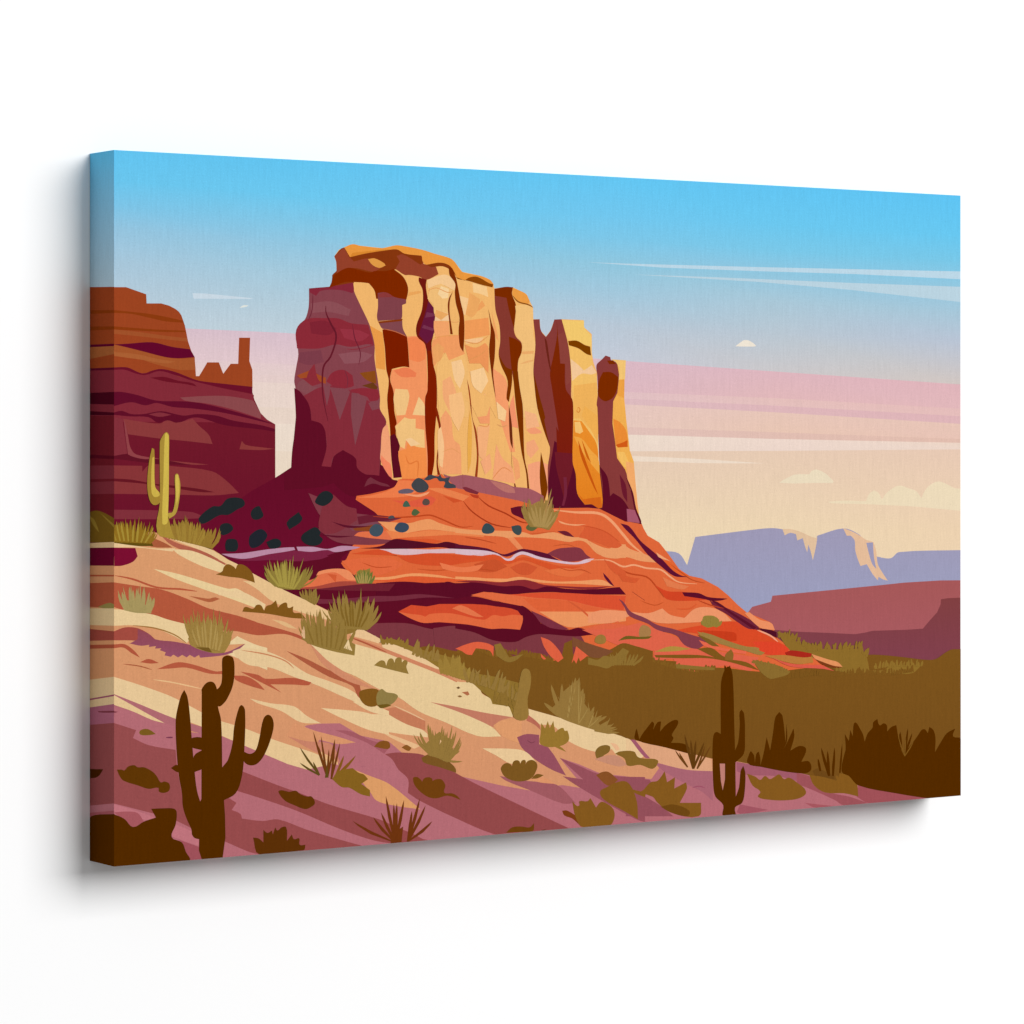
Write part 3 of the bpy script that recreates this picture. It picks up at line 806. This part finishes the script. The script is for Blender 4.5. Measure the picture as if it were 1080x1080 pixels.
5f3606 198,430 230,430 245,435 270,410 310,402 330,415 370,415 420,440 450,470 475,510 500,505 530,520 530,560 500,577 465,570 460,545 400,552 330,530 240,500 215,470
G printed_stone|olive pebble above the small brown shrub at the left
T 90 740
7b5a20 340,192 360,175 400,175 445,205 400,212 350,210
7a3a50 510,225 550,222 550,230 510,230
G printed_shrub|dark brown corner bush at the bottom left of the print
T 90 740
532a00 150,715 200,720 250,745 300,793 370,758 445,733 415,678 480,675 560,677 577,700 570,780 545,857 610,890 635,950 660,1010 560,1045 150,1060"""
SIDE = r"""T 95 290
62c4f0>b4cbd8 -5,-900 155,-900 155,90 -5,90
9c4421 -5,75 155,75 155,600 -5,600
8a3a10 -5,222 155,222 155,240 -5,245
8a3a10 -5,325 155,325 155,345 -5,350
61092a -5,440 155,435 155,450 -5,455
a86034 -5,455 155,450 155,500 -5,530
822b37 -5,597 155,590 155,900 -5,900
5f0f28 -5,590 155,585 155,600 -5,604
4a0a1c -5,745 155,740 155,820 -5,815
4a0a1c -5,860 155,870 155,888 -5,885
701d27 -5,890 155,890 155,1900 -5,1900
T 95 440
5a1020 -5,235 155,245 155,265 -5,258
82303a -5,305 155,305 155,390 -5,390
82303a -5,410 155,405 155,485 -5,485
7a5a1c -5,600 40,590 80,600 155,640 155,800 -5,790
9a7c30 60,600 155,680 155,700
9a7c30 -5,620 30,650 60,730 20,680
e6c290 -5,795 155,790 155,830 -5,825
6a0c2c -5,825 155,825 155,942 -5,935
T 90 580
d9986a -5,95 185,100 185,830 -5,830
b4563a 25,155 185,158 185,168 25,166
b4583c -5,205 185,205 185,370 -5,355
98884c 80,360 150,335 185,345 185,385 120,370
e8ca98 -5,365 185,370 185,480 -5,470
a34c40 -5,495 185,515 185,572 -5,570
b0553c -5,595 185,598 185,622 -5,620
e8c898 -5,815 185,803 185,985 -5,998
a0506a -5,935 185,915 185,925 -5,945
b0667a -5,990 185,975 185,1110 -5,1110
T 90 740
7e3a44 80,60 185,58 185,70 90,68
964d4d -5,140 185,135 185,650 -5,650
4a2204 25,425 115,428 80,475 25,485
b87078 -5,650 185,645 185,700 -5,695
a6585e -5,695 185,690 185,740 -5,735
532a00 -5,750 60,718 185,712 185,1080 -5,1080"""

scene = bpy.context.scene
C = scene.collection
LIT = 1.09          # light level on the picture, so that ink albedo = wanted tone / LIT

# ------------------------------------------------------------------ camera and canvas geometry
F, CX, CY = 3417.0, 540.0, 454.0       # focal length and principal point in photo pixels (1080 px frame)
Z1 = 2.712
RATIO = 755.8 / 632.7
Xl, Xr = (120 - CX) / F * Z1, (1013 - CX) / F * Z1 * RATIO
dX, dZ = Xr - Xl, Z1 * (RATIO - 1)
W = math.hypot(dX, dZ)
H = 755.8 / F * Z1
d, n = (dX / W, dZ / W), (-dZ / W, dX / W)
T = 0.0445                             # depth of the stretched canvas
cam_x = -(Xl * d[0] + Z1 * d[1])
cam_y = -(Xl * n[0] + Z1 * n[1])
cam_z = H * (913.9 - CY) / 755.8
cd = bpy.data.cameras.new("camera")
cam = bpy.data.objects.new("camera", cd)
C.objects.link(cam)
cam.location = (cam_x, cam_y, cam_z)
cam.rotation_euler = (math.pi / 2, 0, -math.atan2(dZ, dX))
cd.sensor_width = 36
cd.lens = F / 1080 * 36
cd.shift_y = -(540 - CY) / 1080
cd.clip_start, cd.clip_end = 0.05, 60
scene.camera = cam


def homography(src, dst):
    A, b = [], []
    for (x, y), (u, v) in zip(src, dst):
        A.append([x, y, 1, 0, 0, 0, -u * x, -u * y]); b.append(u)
        A.append([0, 0, 0, x, y, 1, -v * x, -v * y]); b.append(v)
    h = np.linalg.solve(np.array(A, float), np.array(b, float))
    return np.append(h, 1).reshape(3, 3)


def apply(Hm, p):
    q = Hm @ np.array([p[0], p[1], 1.0])
    return q[0] / q[2], q[1] / q[2]


H_FRONT = homography([(120, 158.1), (1013, 206.3), (1013, 839), (120, 913.9)], [(0, H), (W, H), (W, 0), (0, 0)])
H_SIDE = homography([(95, 161.7), (120, 158.1), (120, 913.9), (95, 907.7)], [(T, H), (0, H), (0, 0), (T, 0)])


def lin(h):
    out = []
    for k in (0, 2, 4):
        c = int(h[k:k + 2], 16) / 255
        out.append(c / 12.92 if c <= 0.04045 else ((c + 0.055) / 1.055) ** 2.4)
    return out


# ------------------------------------------------------------------ drawing of the printed picture
def smooth(pts, closed=True, limit=48, sub=4):
    """rounds the gentle bends of an outline and keeps its corners"""
    m = len(pts)
    if m < 4:
        return pts
    corner = []
    for i in range(m):
        a, b, c = pts[i - 1], pts[i], pts[(i + 1) % m]
        v1, v2 = (b[0] - a[0], b[1] - a[1]), (c[0] - b[0], c[1] - b[1])
        l1, l2 = math.hypot(*v1), math.hypot(*v2)
        if l1 < 1e-9 or l2 < 1e-9:
            corner.append(True); continue
        ang = math.degrees(math.acos(max(-1, min(1, (v1[0] * v2[0] + v1[1] * v2[1]) / l1 / l2))))
        corner.append(ang > limit)
    out = []
    for i in range(m):
        p1, p2 = pts[i], pts[(i + 1) % m]
        j = (i + 1) % m
        l = math.hypot(p2[0] - p1[0], p2[1] - p1[1])
        def tangent(q0, q1, q2, is_corner):
            if is_corner:
                return ((p2[0] - p1[0]), (p2[1] - p1[1]))
            tx, ty = q2[0] - q0[0], q2[1] - q0[1]
            tl = math.hypot(tx, ty) or 1
            return (tx / tl * l, ty / tl * l)
        t1 = tangent(pts[i - 1], p1, p2, corner[i])
        t2 = tangent(p1, p2, pts[(i + 2) % m], corner[j])
        if (corner[i] and corner[j]) or (not closed and i == m - 1):
            out.append(p1); continue
        for k in range(sub):
            t = k / sub
            h1, h2 = 2 * t ** 3 - 3 * t ** 2 + 1, -2 * t ** 3 + 3 * t ** 2
            h3, h4 = t ** 3 - 2 * t ** 2 + t, t ** 3 - t ** 2
            out.append((h1 * p1[0] + h2 * p2[0] + h3 * t1[0] + h4 * t2[0], h1 * p1[1] + h2 * p2[1] + h3 * t1[1] + h4 * t2[1]))
    return out


def stroke(pts, w):
    n_ = len(pts)
    if n_ > 2:
        fine = []
        for i in range(n_ - 1):
            p0, p1, p2, p3 = pts[max(i - 1, 0)], pts[i], pts[i + 1], pts[min(i + 2, n_ - 1)]
            for k in range(4):
                t = k / 4
                fine.append(tuple(0.5 * (2 * p1[a] + (p2[a] - p0[a]) * t + (2 * p0[a] - 5 * p1[a] + 4 * p2[a] - p3[a]) * t * t
                                         + (3 * p1[a] - p0[a] - 3 * p2[a] + p3[a]) * t ** 3) for a in (0, 1)))
        pts = fine + [pts[-1]]
    left, right = [], []
    m = len(pts)
    for i, p in enumerate(pts):
        a, b = pts[max(i - 1, 0)], pts[min(i + 1, m - 1)]
        dx, dy = b[0] - a[0], b[1] - a[1]
        l = math.hypot(dx, dy) or 1
        t = i / (m - 1)
        ww = w / 2 * min(1, 0.25 + 3.2 * min(t, 1 - t))
        left.append((p[0] - dy / l * ww, p[1] + dx / l * ww))
        right.append((p[0] + dy / l * ww, p[1] - dx / l * ww))
    return left + right[::-1]


def blade(b, tip, w, bend=0.0):
    dx, dy = tip[0] - b[0], tip[1] - b[1]
    l = math.hypot(dx, dy) or 1
    nx, ny = -dy / l, dx / l
    mid = (b[0] + dx * .55 + nx * bend, b[1] + dy * .55 + ny * bend)
    q = (b[0] + dx * .85 + nx * bend * .6, b[1] + dy * .85 + ny * bend * .6)
    return [(b[0] - nx * w * .4, b[1] - ny * w * .4), (mid[0] - nx * w * .5, mid[1] - ny * w * .5), (q[0] - nx * w * .3, q[1] - ny * w * .3), tip,
            (q[0] + nx * w * .3, q[1] + ny * w * .3), (mid[0] + nx * w * .5, mid[1] + ny * w * .5), (b[0] + nx * w * .4, b[1] + ny * w * .4)]


ROUND = {"printed_stone": 100, "printed_shrub": 100, "printed_cactus": 105}     # how sharp a bend may be and still be drawn round


def parse(text):
    """-> [(group name, label, [(colour, colour, points in photo pixels)])]"""
    rnd = random.Random(11)
    groups, ox, oy, k = [], 0, 0, 1 / 6
    if not text.lstrip().startswith("G"):
        groups.append(("", "", []))
    for line in text.strip().splitlines():
        tok = line.split()
        if not tok:
            continue
        if tok[0] == "G":
            name, label = line[2:].split("|")
            groups.append((name, label, []))
            continue
        if tok[0] == "T":
            ox, oy = float(tok[1]), float(tok[2])
            k = float(tok[3]) if len(tok) > 3 else 1 / 6
            continue
        P = lambda ts: [tuple(float(v) for v in t.split(",")) for t in ts]
        made = []
        if tok[0] == "L":
            col, pts = tok[1], P(tok[3:])
            made.append(stroke(pts, float(tok[2])))
        elif tok[0] == "B":
            col = tok[1]; cnt, h, spread, w = int(tok[2]), float(tok[3]), float(tok[4]), float(tok[5])
            a, b = P(tok[6:8])
            for i in range(cnt):
                t = (i + 0.5) / cnt
                s = 2 * t - 1
                base = (a[0] + (b[0] - a[0]) * t, a[1] + (b[1] - a[1]) * t)
                hh = h * (1 - .38 * s * s) * rnd.uniform(.72, 1.05)
                tip = (base[0] + s * spread * rnd.uniform(.8, 1.25) + rnd.uniform(-.08, .08) * h, base[1] - hh)
                made.append(blade(base, tip, w * rnd.uniform(.75, 1.1), s * spread * .12))
            for i in range(cnt if w >= 18 else 0):          # finer blades between the broad ones
                t = rnd.random()
                s = 2 * t - 1
                base = (a[0] + (b[0] - a[0]) * t, a[1] + (b[1] - a[1]) * t)
                hh = h * (1 - .3 * s * s) * rnd.uniform(.6, 1.15)
                made.append(blade(base, (base[0] + s * spread * rnd.uniform(.7, 1.5) + rnd.uniform(-.1, .1) * h, base[1] - hh), w * .4, s * spread * .15))
        elif tok[0] == "Z":
            col, w = tok[1], float(tok[2])
            pts = P(tok[3:])
            for tip in pts[1:]:
                made.append(blade(pts[0], tip, w, (tip[0] - pts[0][0]) * .04))
        elif tok[0] == "F":
            col, h, w = tok[1], float(tok[2]), float(tok[3])
            pts = P(tok[4:])
            for a, b in zip(pts, pts[1:]):
                l = math.hypot(b[0] - a[0], b[1] - a[1])
                cnt = max(1, int(l / (w * .8)))
                for i in range(cnt):
                    t = (i + rnd.random()) / cnt
                    base = (a[0] + (b[0] - a[0]) * t, a[1] + (b[1] - a[1]) * t + h * .25)
                    hh = h * rnd.uniform(.6, 1.25)
                    made.append(blade(base, (base[0] + rnd.uniform(-.3, .45) * h, base[1] - hh), w * rnd.uniform(.7, 1.2), rnd.uniform(-.06, .06) * h))
        else:
            col, pts = tok[0], P(tok[1:])
            if col[0] == "!":
                col = col[1:]
            else:
                pts = smooth(pts, limit=ROUND.get(groups[-1][0], 48))
            made.append(pts)
        c1, c2 = (col.split(">") + [col])[:2]
        for pts in made:
            groups[-1][2].append((lin(c1), lin(c2), [(ox + x * k, oy + y * k) for x, y in pts]))
    return groups


# sky of the picture: columns of the photo, rows (y per column, colours per column); equal rows make a hard edge
SKY_X = (119, 300, 650, 820, 1014)
SKY = [
    ((156, 166, 185, 194, 204), "62c4f0 62c4f0 62c4f0 60c2ef 5cc0ee"),
    ((190, 205, 228, 237, 248), "6ac6ee 6cc7ee 70c5ec 6ac5ec 66c4ec"),
    ((215, 232, 252, 264, 275), "7cc5e8 80c6e6 7cc5e6 78c5e5 76c4e4"),
    ((240, 256, 280, 290, 302), "94c5e0 92c6e0 90c5dc 90c4dc 90c4dc"),
    ((275, 285, 310, 318, 330), "a8c8dc a4c9dc a2c6da a8c6d6 a4c4d6"),
    ((310, 318, 345, 352, 360), "b5cbda b2cbd9 b8c6d4 b8c5d0 b6c1d1"),
    ((343, 351, 380, 392, 405.5), "bfd0da bfd0da c3c9d5 c9c6c8 cfc4bf"),
    ((343, 351, 380, 392, 405.5), "d8bfc9 d8bfcb d9b8c4 dcb4bc ddb2b8"),
    ((375, 384, 413, 420, 431), "e0c6cc e2c8cc dcb8c0 dfb6b8 dfb5b8"),
    ((375, 384, 413, 420, 431), "e1c8cb e3cacb e0bfc2 e2bdb9 e2bab8"),
    ((390, 396, 420, 428, 439), "e4cdcb e5cecb e0c0c2 e2beba e2bbb8"),
    ((390, 396, 420, 428, 439), "e4ccca e5cdca dcb9be dcb4b8 dcb2b6"),
    ((398, 404, 426, 435, 447), "e5cdc9 e5cec9 dcbabd dcb5b8 dcb3b6"),
    ((398, 404, 426, 435, 447), "e8d2ca e8d3ca e5c6be e5c4b6 e4c2b4"),
    ((425, 430, 450, 456, 463), "e9d6c9 e9d5ca e6c8bc e6c4b2 e5c1b3"),
    ((425, 430, 450, 456, 463), "e7d3c5 e7d3c5 e1c0b7 dfbcb0 dfbbac"),
    ((440, 447, 458, 463, 467), "e8d4c6 e8d4c6 e1c1b8 dfbcb0 dfbbac"),
    ((440, 447, 458, 463, 467), "ecdccb ebdacb ecdaca ecd6ca e9d2c2"),
    ((470, 476, 476, 475.5, 474), "ecdccb ebdac9 ebd8c8 ead4c8 e8d2c4"),
    ((470, 476, 476, 475.5, 474), "ead9c4 e9d6c3 e4c9b3 e5c9b2 e5c7b2"),
    ((560, 560, 560, 560, 560), "ecdcc4 ecdcc0 ebd5b2 ebd3b0 eacfae"),
    ((660, 660, 660, 660, 660), "ecd8b4 ecd8b4 ecd6b0 ecd4b0 ebd2ae"),
]

_mats = {}


def ink_material():
    """printed canvas: the ink colour comes with the mesh, the weave is procedural"""
    m = bpy.data.materials.new("printed canvas ink")
    m.use_nodes = True
    nt = m.node_tree
    N, L = nt.nodes, nt.links
    bs = N["Principled BSDF"]
    bs.inputs["Roughness"].default_value = 0.78
    bs.inputs["Specular IOR Level"].default_value = 0.0
    at = N.new("ShaderNodeAttribute"); at.attribute_name = "ink"
    tc = N.new("ShaderNodeTexCoord")

    def noise(sx, sz, detail, sy=40):
        mp = N.new("ShaderNodeMapping"); mp.inputs["Scale"].default_value = (sx, sx, sz)
        L.new(tc.outputs["Object"], mp.inputs["Vector"])
        no = N.new("ShaderNodeTexNoise"); no.inputs["Scale"].default_value = 1.0
        no.inputs["Detail"].default_value = detail
        L.new(mp.outputs[0], no.inputs["Vector"])
        return no.outputs["Fac"]

    def math_(op, a, b):
        mm = N.new("ShaderNodeMath"); mm.operation = op
        for i, v in enumerate((a, b)):
            if hasattr(v, "links"):
                L.new(v, mm.inputs[i])
            else:
                mm.inputs[i].default_value = v
        return mm.outputs[0]

    warp = noise(440, 55, 1)
    weft = noise(60, 520, 1)
    fill = noise(620, 620, 1)
    slub = noise(260, 9, 0)
    speck = noise(760, 760, 0)
    dots = math_("SUBTRACT", math_("GREATER_THAN", speck, 0.72), math_("LESS_THAN", speck, 0.28))
    h = math_("ADD", math_("ADD", math_("MULTIPLY", warp, 0.40), math_("MULTIPLY", weft, 0.14)),
              math_("ADD", math_("MULTIPLY", fill, 0.36), math_("MULTIPLY", slub, 0.10)))
    gain = math_("ADD", math_("ADD", math_("MULTIPLY", math_("SUBTRACT", h, 0.5), 0.32), 1.0), math_("MULTIPLY", dots, 0.07))
    mx = N.new("ShaderNodeVectorMath"); mx.operation = "SCALE"
    L.new(at.outputs["Color"], mx.inputs[0]); L.new(gain, mx.inputs["Scale"])
    L.new(mx.outputs[0], bs.inputs["Base Color"])
    bp = N.new("ShaderNodeBump"); bp.inputs["Strength"].default_value = 0.2; bp.inputs["Distance"].default_value = 0.0006
    L.new(h, bp.inputs["Height"]); L.new(bp.outputs[0], bs.inputs["Normal"])
    return m


INK = ink_material()


def plain(name, col, rough=0.9, noise_scale=None):
    m = bpy.data.materials.new(name); m.use_nodes = True
    nt = m.node_tree; bs = nt.nodes["Principled BSDF"]
    bs.inputs["Roughness"].default_value = rough
    bs.inputs["Specular IOR Level"].default_value = 0.1
    bs.inputs["Base Color"].default_value = (*col, 1)
    if noise_scale:
        tc = nt.nodes.new("ShaderNodeTexCoord")
        no = nt.nodes.new("ShaderNodeTexNoise"); no.inputs["Scale"].default_value = noise_scale; no.inputs["Detail"].default_value = 4
        nt.links.new(tc.outputs["Object"], no.inputs["Vector"])
        bp = nt.nodes.new("ShaderNodeBump"); bp.inputs["Strength"].default_value = 0.05; bp.inputs["Distance"].default_value = 0.001
        nt.links.new(no.outputs["Fac"], bp.inputs["Height"]); nt.links.new(bp.outputs[0], bs.inputs["Normal"])
    return m


def mesh_object(name, verts, faces, cols, mat, parent=None):
    me = bpy.data.meshes.new(name)
    me.from_pydata(verts, [], faces)
    me.update()
    if cols is not None:
        a = me.color_attributes.new("ink", "FLOAT_COLOR", "POINT")
        a.data.foreach_set("color", np.array([(min(c[0], .92), min(c[1], .92), min(c[2], .92), 1) for c in cols], dtype=np.float32).ravel())
    me.materials.append(mat)
    o = bpy.data.objects.new(name, me)
    C.objects.link(o)
    if parent is not None:
        o.parent = parent
    return o


STEP = 5.0e-6                # each layer of ink lies a few thousandths of a millimetre above the one below
CELL = 0.0008
grid = np.zeros((int(H / CELL) + 4, int(W / CELL) + 4), dtype=np.int16)     # highest layer printed so far, cell by cell


def level_of(uv):
    """first free layer over the whole outline"""
    p = np.array(uv) / CELL + 1.5
    x0, y0 = np.maximum(np.floor(p.min(0)).astype(int) - 1, 0)
    x1, y1 = np.ceil(p.max(0)).astype(int) + 2
    view = grid[y0:y1, x0:x1]
    hh, ww = view.shape
    gx, gy = np.meshgrid(np.arange(ww) + x0, np.arange(hh) + y0)
    inside = np.zeros((hh, ww), bool)
    q = np.roll(p, 1, axis=0)
    for (ax, ay), (bx, by) in zip(p, q):
        if ay != by:
            inside ^= ((ay > gy) != (by > gy)) & (gx < (bx - ax) * (gy - ay) / (by - ay) + ax)
        k = int(max(abs(bx - ax), abs(by - ay))) * 2 + 2
        t = np.linspace(0, 1, k)
        ix = np.clip(np.round(ax + (bx - ax) * t).astype(int) - x0, 0, ww - 1)
        iy = np.clip(np.round(ay + (by - ay) * t).astype(int) - y0, 0, hh - 1)
        inside[iy, ix] = True
    grown = inside.copy()
    grown[1:] |= inside[:-1]; grown[:-1] |= inside[1:]
    g2 = grown.copy()
    g2[:, 1:] |= grown[:, :-1]; g2[:, :-1] |= grown[:, 1:]
    lv = int(view[g2].max()) + 1
    view[g2] = lv
    return lv


def print_shapes(name, label, shapes, to_uv, place, umax, vmax, parent, record=None, umin=0.0):
    verts, faces, cols = [], [], []
    for c1, c2, px in shapes:
        y0, y1 = min(p[1] for p in px), max(p[1] for p in px)
        uv, cc = [], []
        for p in px:
            u, v = apply(to_uv, p)
            u, v = min(max(u, umin), umax), min(max(v, 0), vmax)
            if uv and math.hypot(uv[-1][0] - u, uv[-1][1] - v) < 2e-5:
                continue
            t = (p[1] - y0) / max(y1 - y0, 1e-6)
            uv.append((u, v)); cc.append([(a + (b - a) * t) / LIT for a, b in zip(c1, c2)])
        if len(uv) > 2 and math.hypot(uv[-1][0] - uv[0][0], uv[-1][1] - uv[0][1]) < 2e-5:
            uv.pop(); cc.pop()
        if len(uv) < 3:
            continue
        us, vs = [a for a, b in uv], [b for a, b in uv]
        if max(us) - min(us) < 1e-5 or max(vs) - min(vs) < 1e-5:
            continue
        off = level_of(uv) * STEP
        k = len(verts)
        verts += [place(u, v, off) for u, v in uv]
        cols += cc
        for tri in tessellate_polygon([[Vector((u, v, 0)) for u, v in uv]]):
            a, b, c = (uv[i] for i in tri)
            area = (b[0] - a[0]) * (c[1] - a[1]) - (b[1] - a[1]) * (c[0] - a[0])
            if abs(area) < 1e-12:
                continue
            faces.append(tuple(k + i for i in (tri if area > 0 else tri[::-1])))
        if record is not None:
            record.append((uv, cc))
    if not faces:
        return None
    o = mesh_object(name, verts, faces, cols, INK, parent)
    if label:
        o["label"] = label
    return o


# ------------------------------------------------------------------ the canvas
canvas_print = bpy.data.objects.new("canvas_print", None)
C.objects.link(canvas_print)
canvas_print["label"] = "stretched canvas print of a red desert butte with cacti hanging on the white wall"
canvas_print["category"] = "canvas print"

e = 0.0006
box = [(e, 0.0003, e), (W - e, 0.0003, e), (W - e, 0.0003, H - e), (e, 0.0003, H - e), (e, T - .0002, e), (W - e, T - .0002, e), (W - e, T - .0002, H - e), (e, T - .0002, H - e)]
canvas = mesh_object("canvas", box, [(0, 1, 2, 3), (5, 4, 7, 6), (4, 0, 3, 7), (1, 5, 6, 2), (3, 2, 6, 7), (4, 5, 1, 0)], None,
                     plain("raw canvas", (.7, .68, .63), .9, 900), canvas_print)

# printed sky: a grid with graded ink
front = lambda u, v, off: (u, -off, v)
verts, cols, faces = [], [], []
for ys, cs in SKY:
    for x, y, c in zip(SKY_X, ys, cs.split()):
        u, v = apply(H_FRONT, (x, y))
        verts.append(front(min(max(u, 0), W), min(max(v, 0), H), 0)); cols.append([a / LIT for a in lin(c)])
nx = len(SKY_X)
uv0, cc0 = apply(H_FRONT, (500, 640)), [a / LIT for a in lin("ecd6b0")]
for r in range(len(SKY) - 1):
    if SKY[r][0] == SKY[r + 1][0]:
        continue
    for c in range(nx - 1):
        a = r * nx + c
        faces.append((a, a + nx, a + nx + 1, a + 1))
k = len(verts)                        # the plain lower part, wholly under the landscape
low = verts[-nx:]
for p in low:
    verts.append((p[0], p[1], 0)); cols.append(cc0)
for c in range(nx - 1):
    faces.append((k - nx + c, k + c, k + c + 1, k - nx + c + 1))
sky = mesh_object("printed_sky", verts, faces, cols, INK, canvas)
sky_cells = [([(verts[i][0], verts[i][2]) for i in f], [cols[i] for i in f]) for f in faces]

record = list(sky_cells)
for name, label, shapes in parse(ART):
    print_shapes(name, label, shapes, H_FRONT, front, W, H, canvas, record)

# wrapped edges: left one as the photo shows it
print('ink layers', int(grid.max()))
grid[:] = 0
side = lambda u, v, off: (-off, u, v)
left = print_shapes("wrapped_edge", "wrapped left edge showing the print's bleed", parse(SIDE)[0][2],
                    H_SIDE, lambda u, v, off: (-off, u, v), T - .0002, H, canvas_print, umin=-.0006)
if left is not None:                  # u runs away from the viewer here, so the faces turn over
    left.data.flip_normals()


def ink_at(u, v):
    """ink of the topmost printed shape at a point of the picture"""
    for uv, cc in reversed(record):
        inside, m = False, len(uv)
        for i in range(m):
            (x1, y1), (x2, y2) = uv[i], uv[i - 1]
            if (y1 > v) != (y2 > v) and u < (x2 - x1) * (v - y1) / (y2 - y1) + x1:
                inside = not inside
        if inside:
            w = [1 / (1e-6 + (p[0] - u) ** 2 + (p[1] - v) ** 2) for p in uv]
            s = sum(w)
            return [sum(w_ * c[k] for w_, c in zip(w, cc)) / s for k in range(3)]
    return [.3, .25, .2]


def edge_strip(count, pick, place):
    vs, fs, cs = [], [], []
    for i in range(count):
        col = ink_at(*pick((i + .5) / count))
        b = len(vs)
        for t, y in ((i / count, 0), ((i + 1) / count, 0), ((i + 1) / count, T - .0002), (i / count, T - .0002)):
            vs.append(place(t, y)); cs.append(col)
        fs.append((b, b + 1, b + 2, b + 3))
    return mesh_object("wrapped_edge", vs, fs, cs, INK, canvas_print)


edge_strip(120, lambda t: (W - .001, t * H), lambda t, y: (W, y, t * H))
edge_strip(60, lambda t: (t * W, H - .001), lambda t, y: (t * W, y, H))
edge_strip(160, lambda t: (t * W, .001), lambda t, y: (t * W, y, 0)).data.flip_normals()

# ------------------------------------------------------------------ wall
wall = mesh_object("wall", [(-4, T, -2.5), (5, T, -2.5), (5, T, 3.2), (-4, T, 3.2), (-4, T + .12, -2.5), (5, T + .12, -2.5), (5, T + .12, 3.2), (-4, T + .12, 3.2)],
                   [(0, 1, 2, 3), (5, 4, 7, 6), (4, 0, 3, 7), (1, 5, 6, 2), (3, 2, 6, 7), (4, 5, 1, 0)], None, plain("white wall paint", (.95, .95, .95), .9, 300))
wall["kind"] = "structure"
wall["label"] = "plain white wall behind the canvas print"

# ------------------------------------------------------------------ light: one big softbox up to the right, white studio round about
world = bpy.data.worlds.new("World")
scene.world = world
world.use_nodes = True
bg = world.node_tree.nodes["Background"]
bg.inputs["Color"].default_value = (1, 1, 1, 1)
bg.inputs["Strength"].default_value = 0.33


def softbox(name, loc, target, sx, sy, power):
    ld = bpy.data.lights.new(name, "AREA")
    ld.shape = "RECTANGLE"; ld.size, ld.size_y = sx, sy
    ld.energy = power
    o = bpy.data.objects.new(name, ld)
    C.objects.link(o)
    o.location = loc
    o.rotation_euler = (Vector(target) - Vector(loc)).to_track_quat("-Z", "Y").to_euler()
    return o


mid = (W / 2, 0, H / 2)
softbox("softbox", (mid[0] + 11.4, -15, mid[2] + 9.8), (mid[0] + 11.4, 0, mid[2] + 9.8), 19.5, 14, 6200)

vs = scene.view_settings
scene.display_settings.display_device = "sRGB"
vs.view_transform = "Standard"
vs.look = "None"
vs.exposure = 0
vs.gamma = 1
vs.use_curve_mapping = False
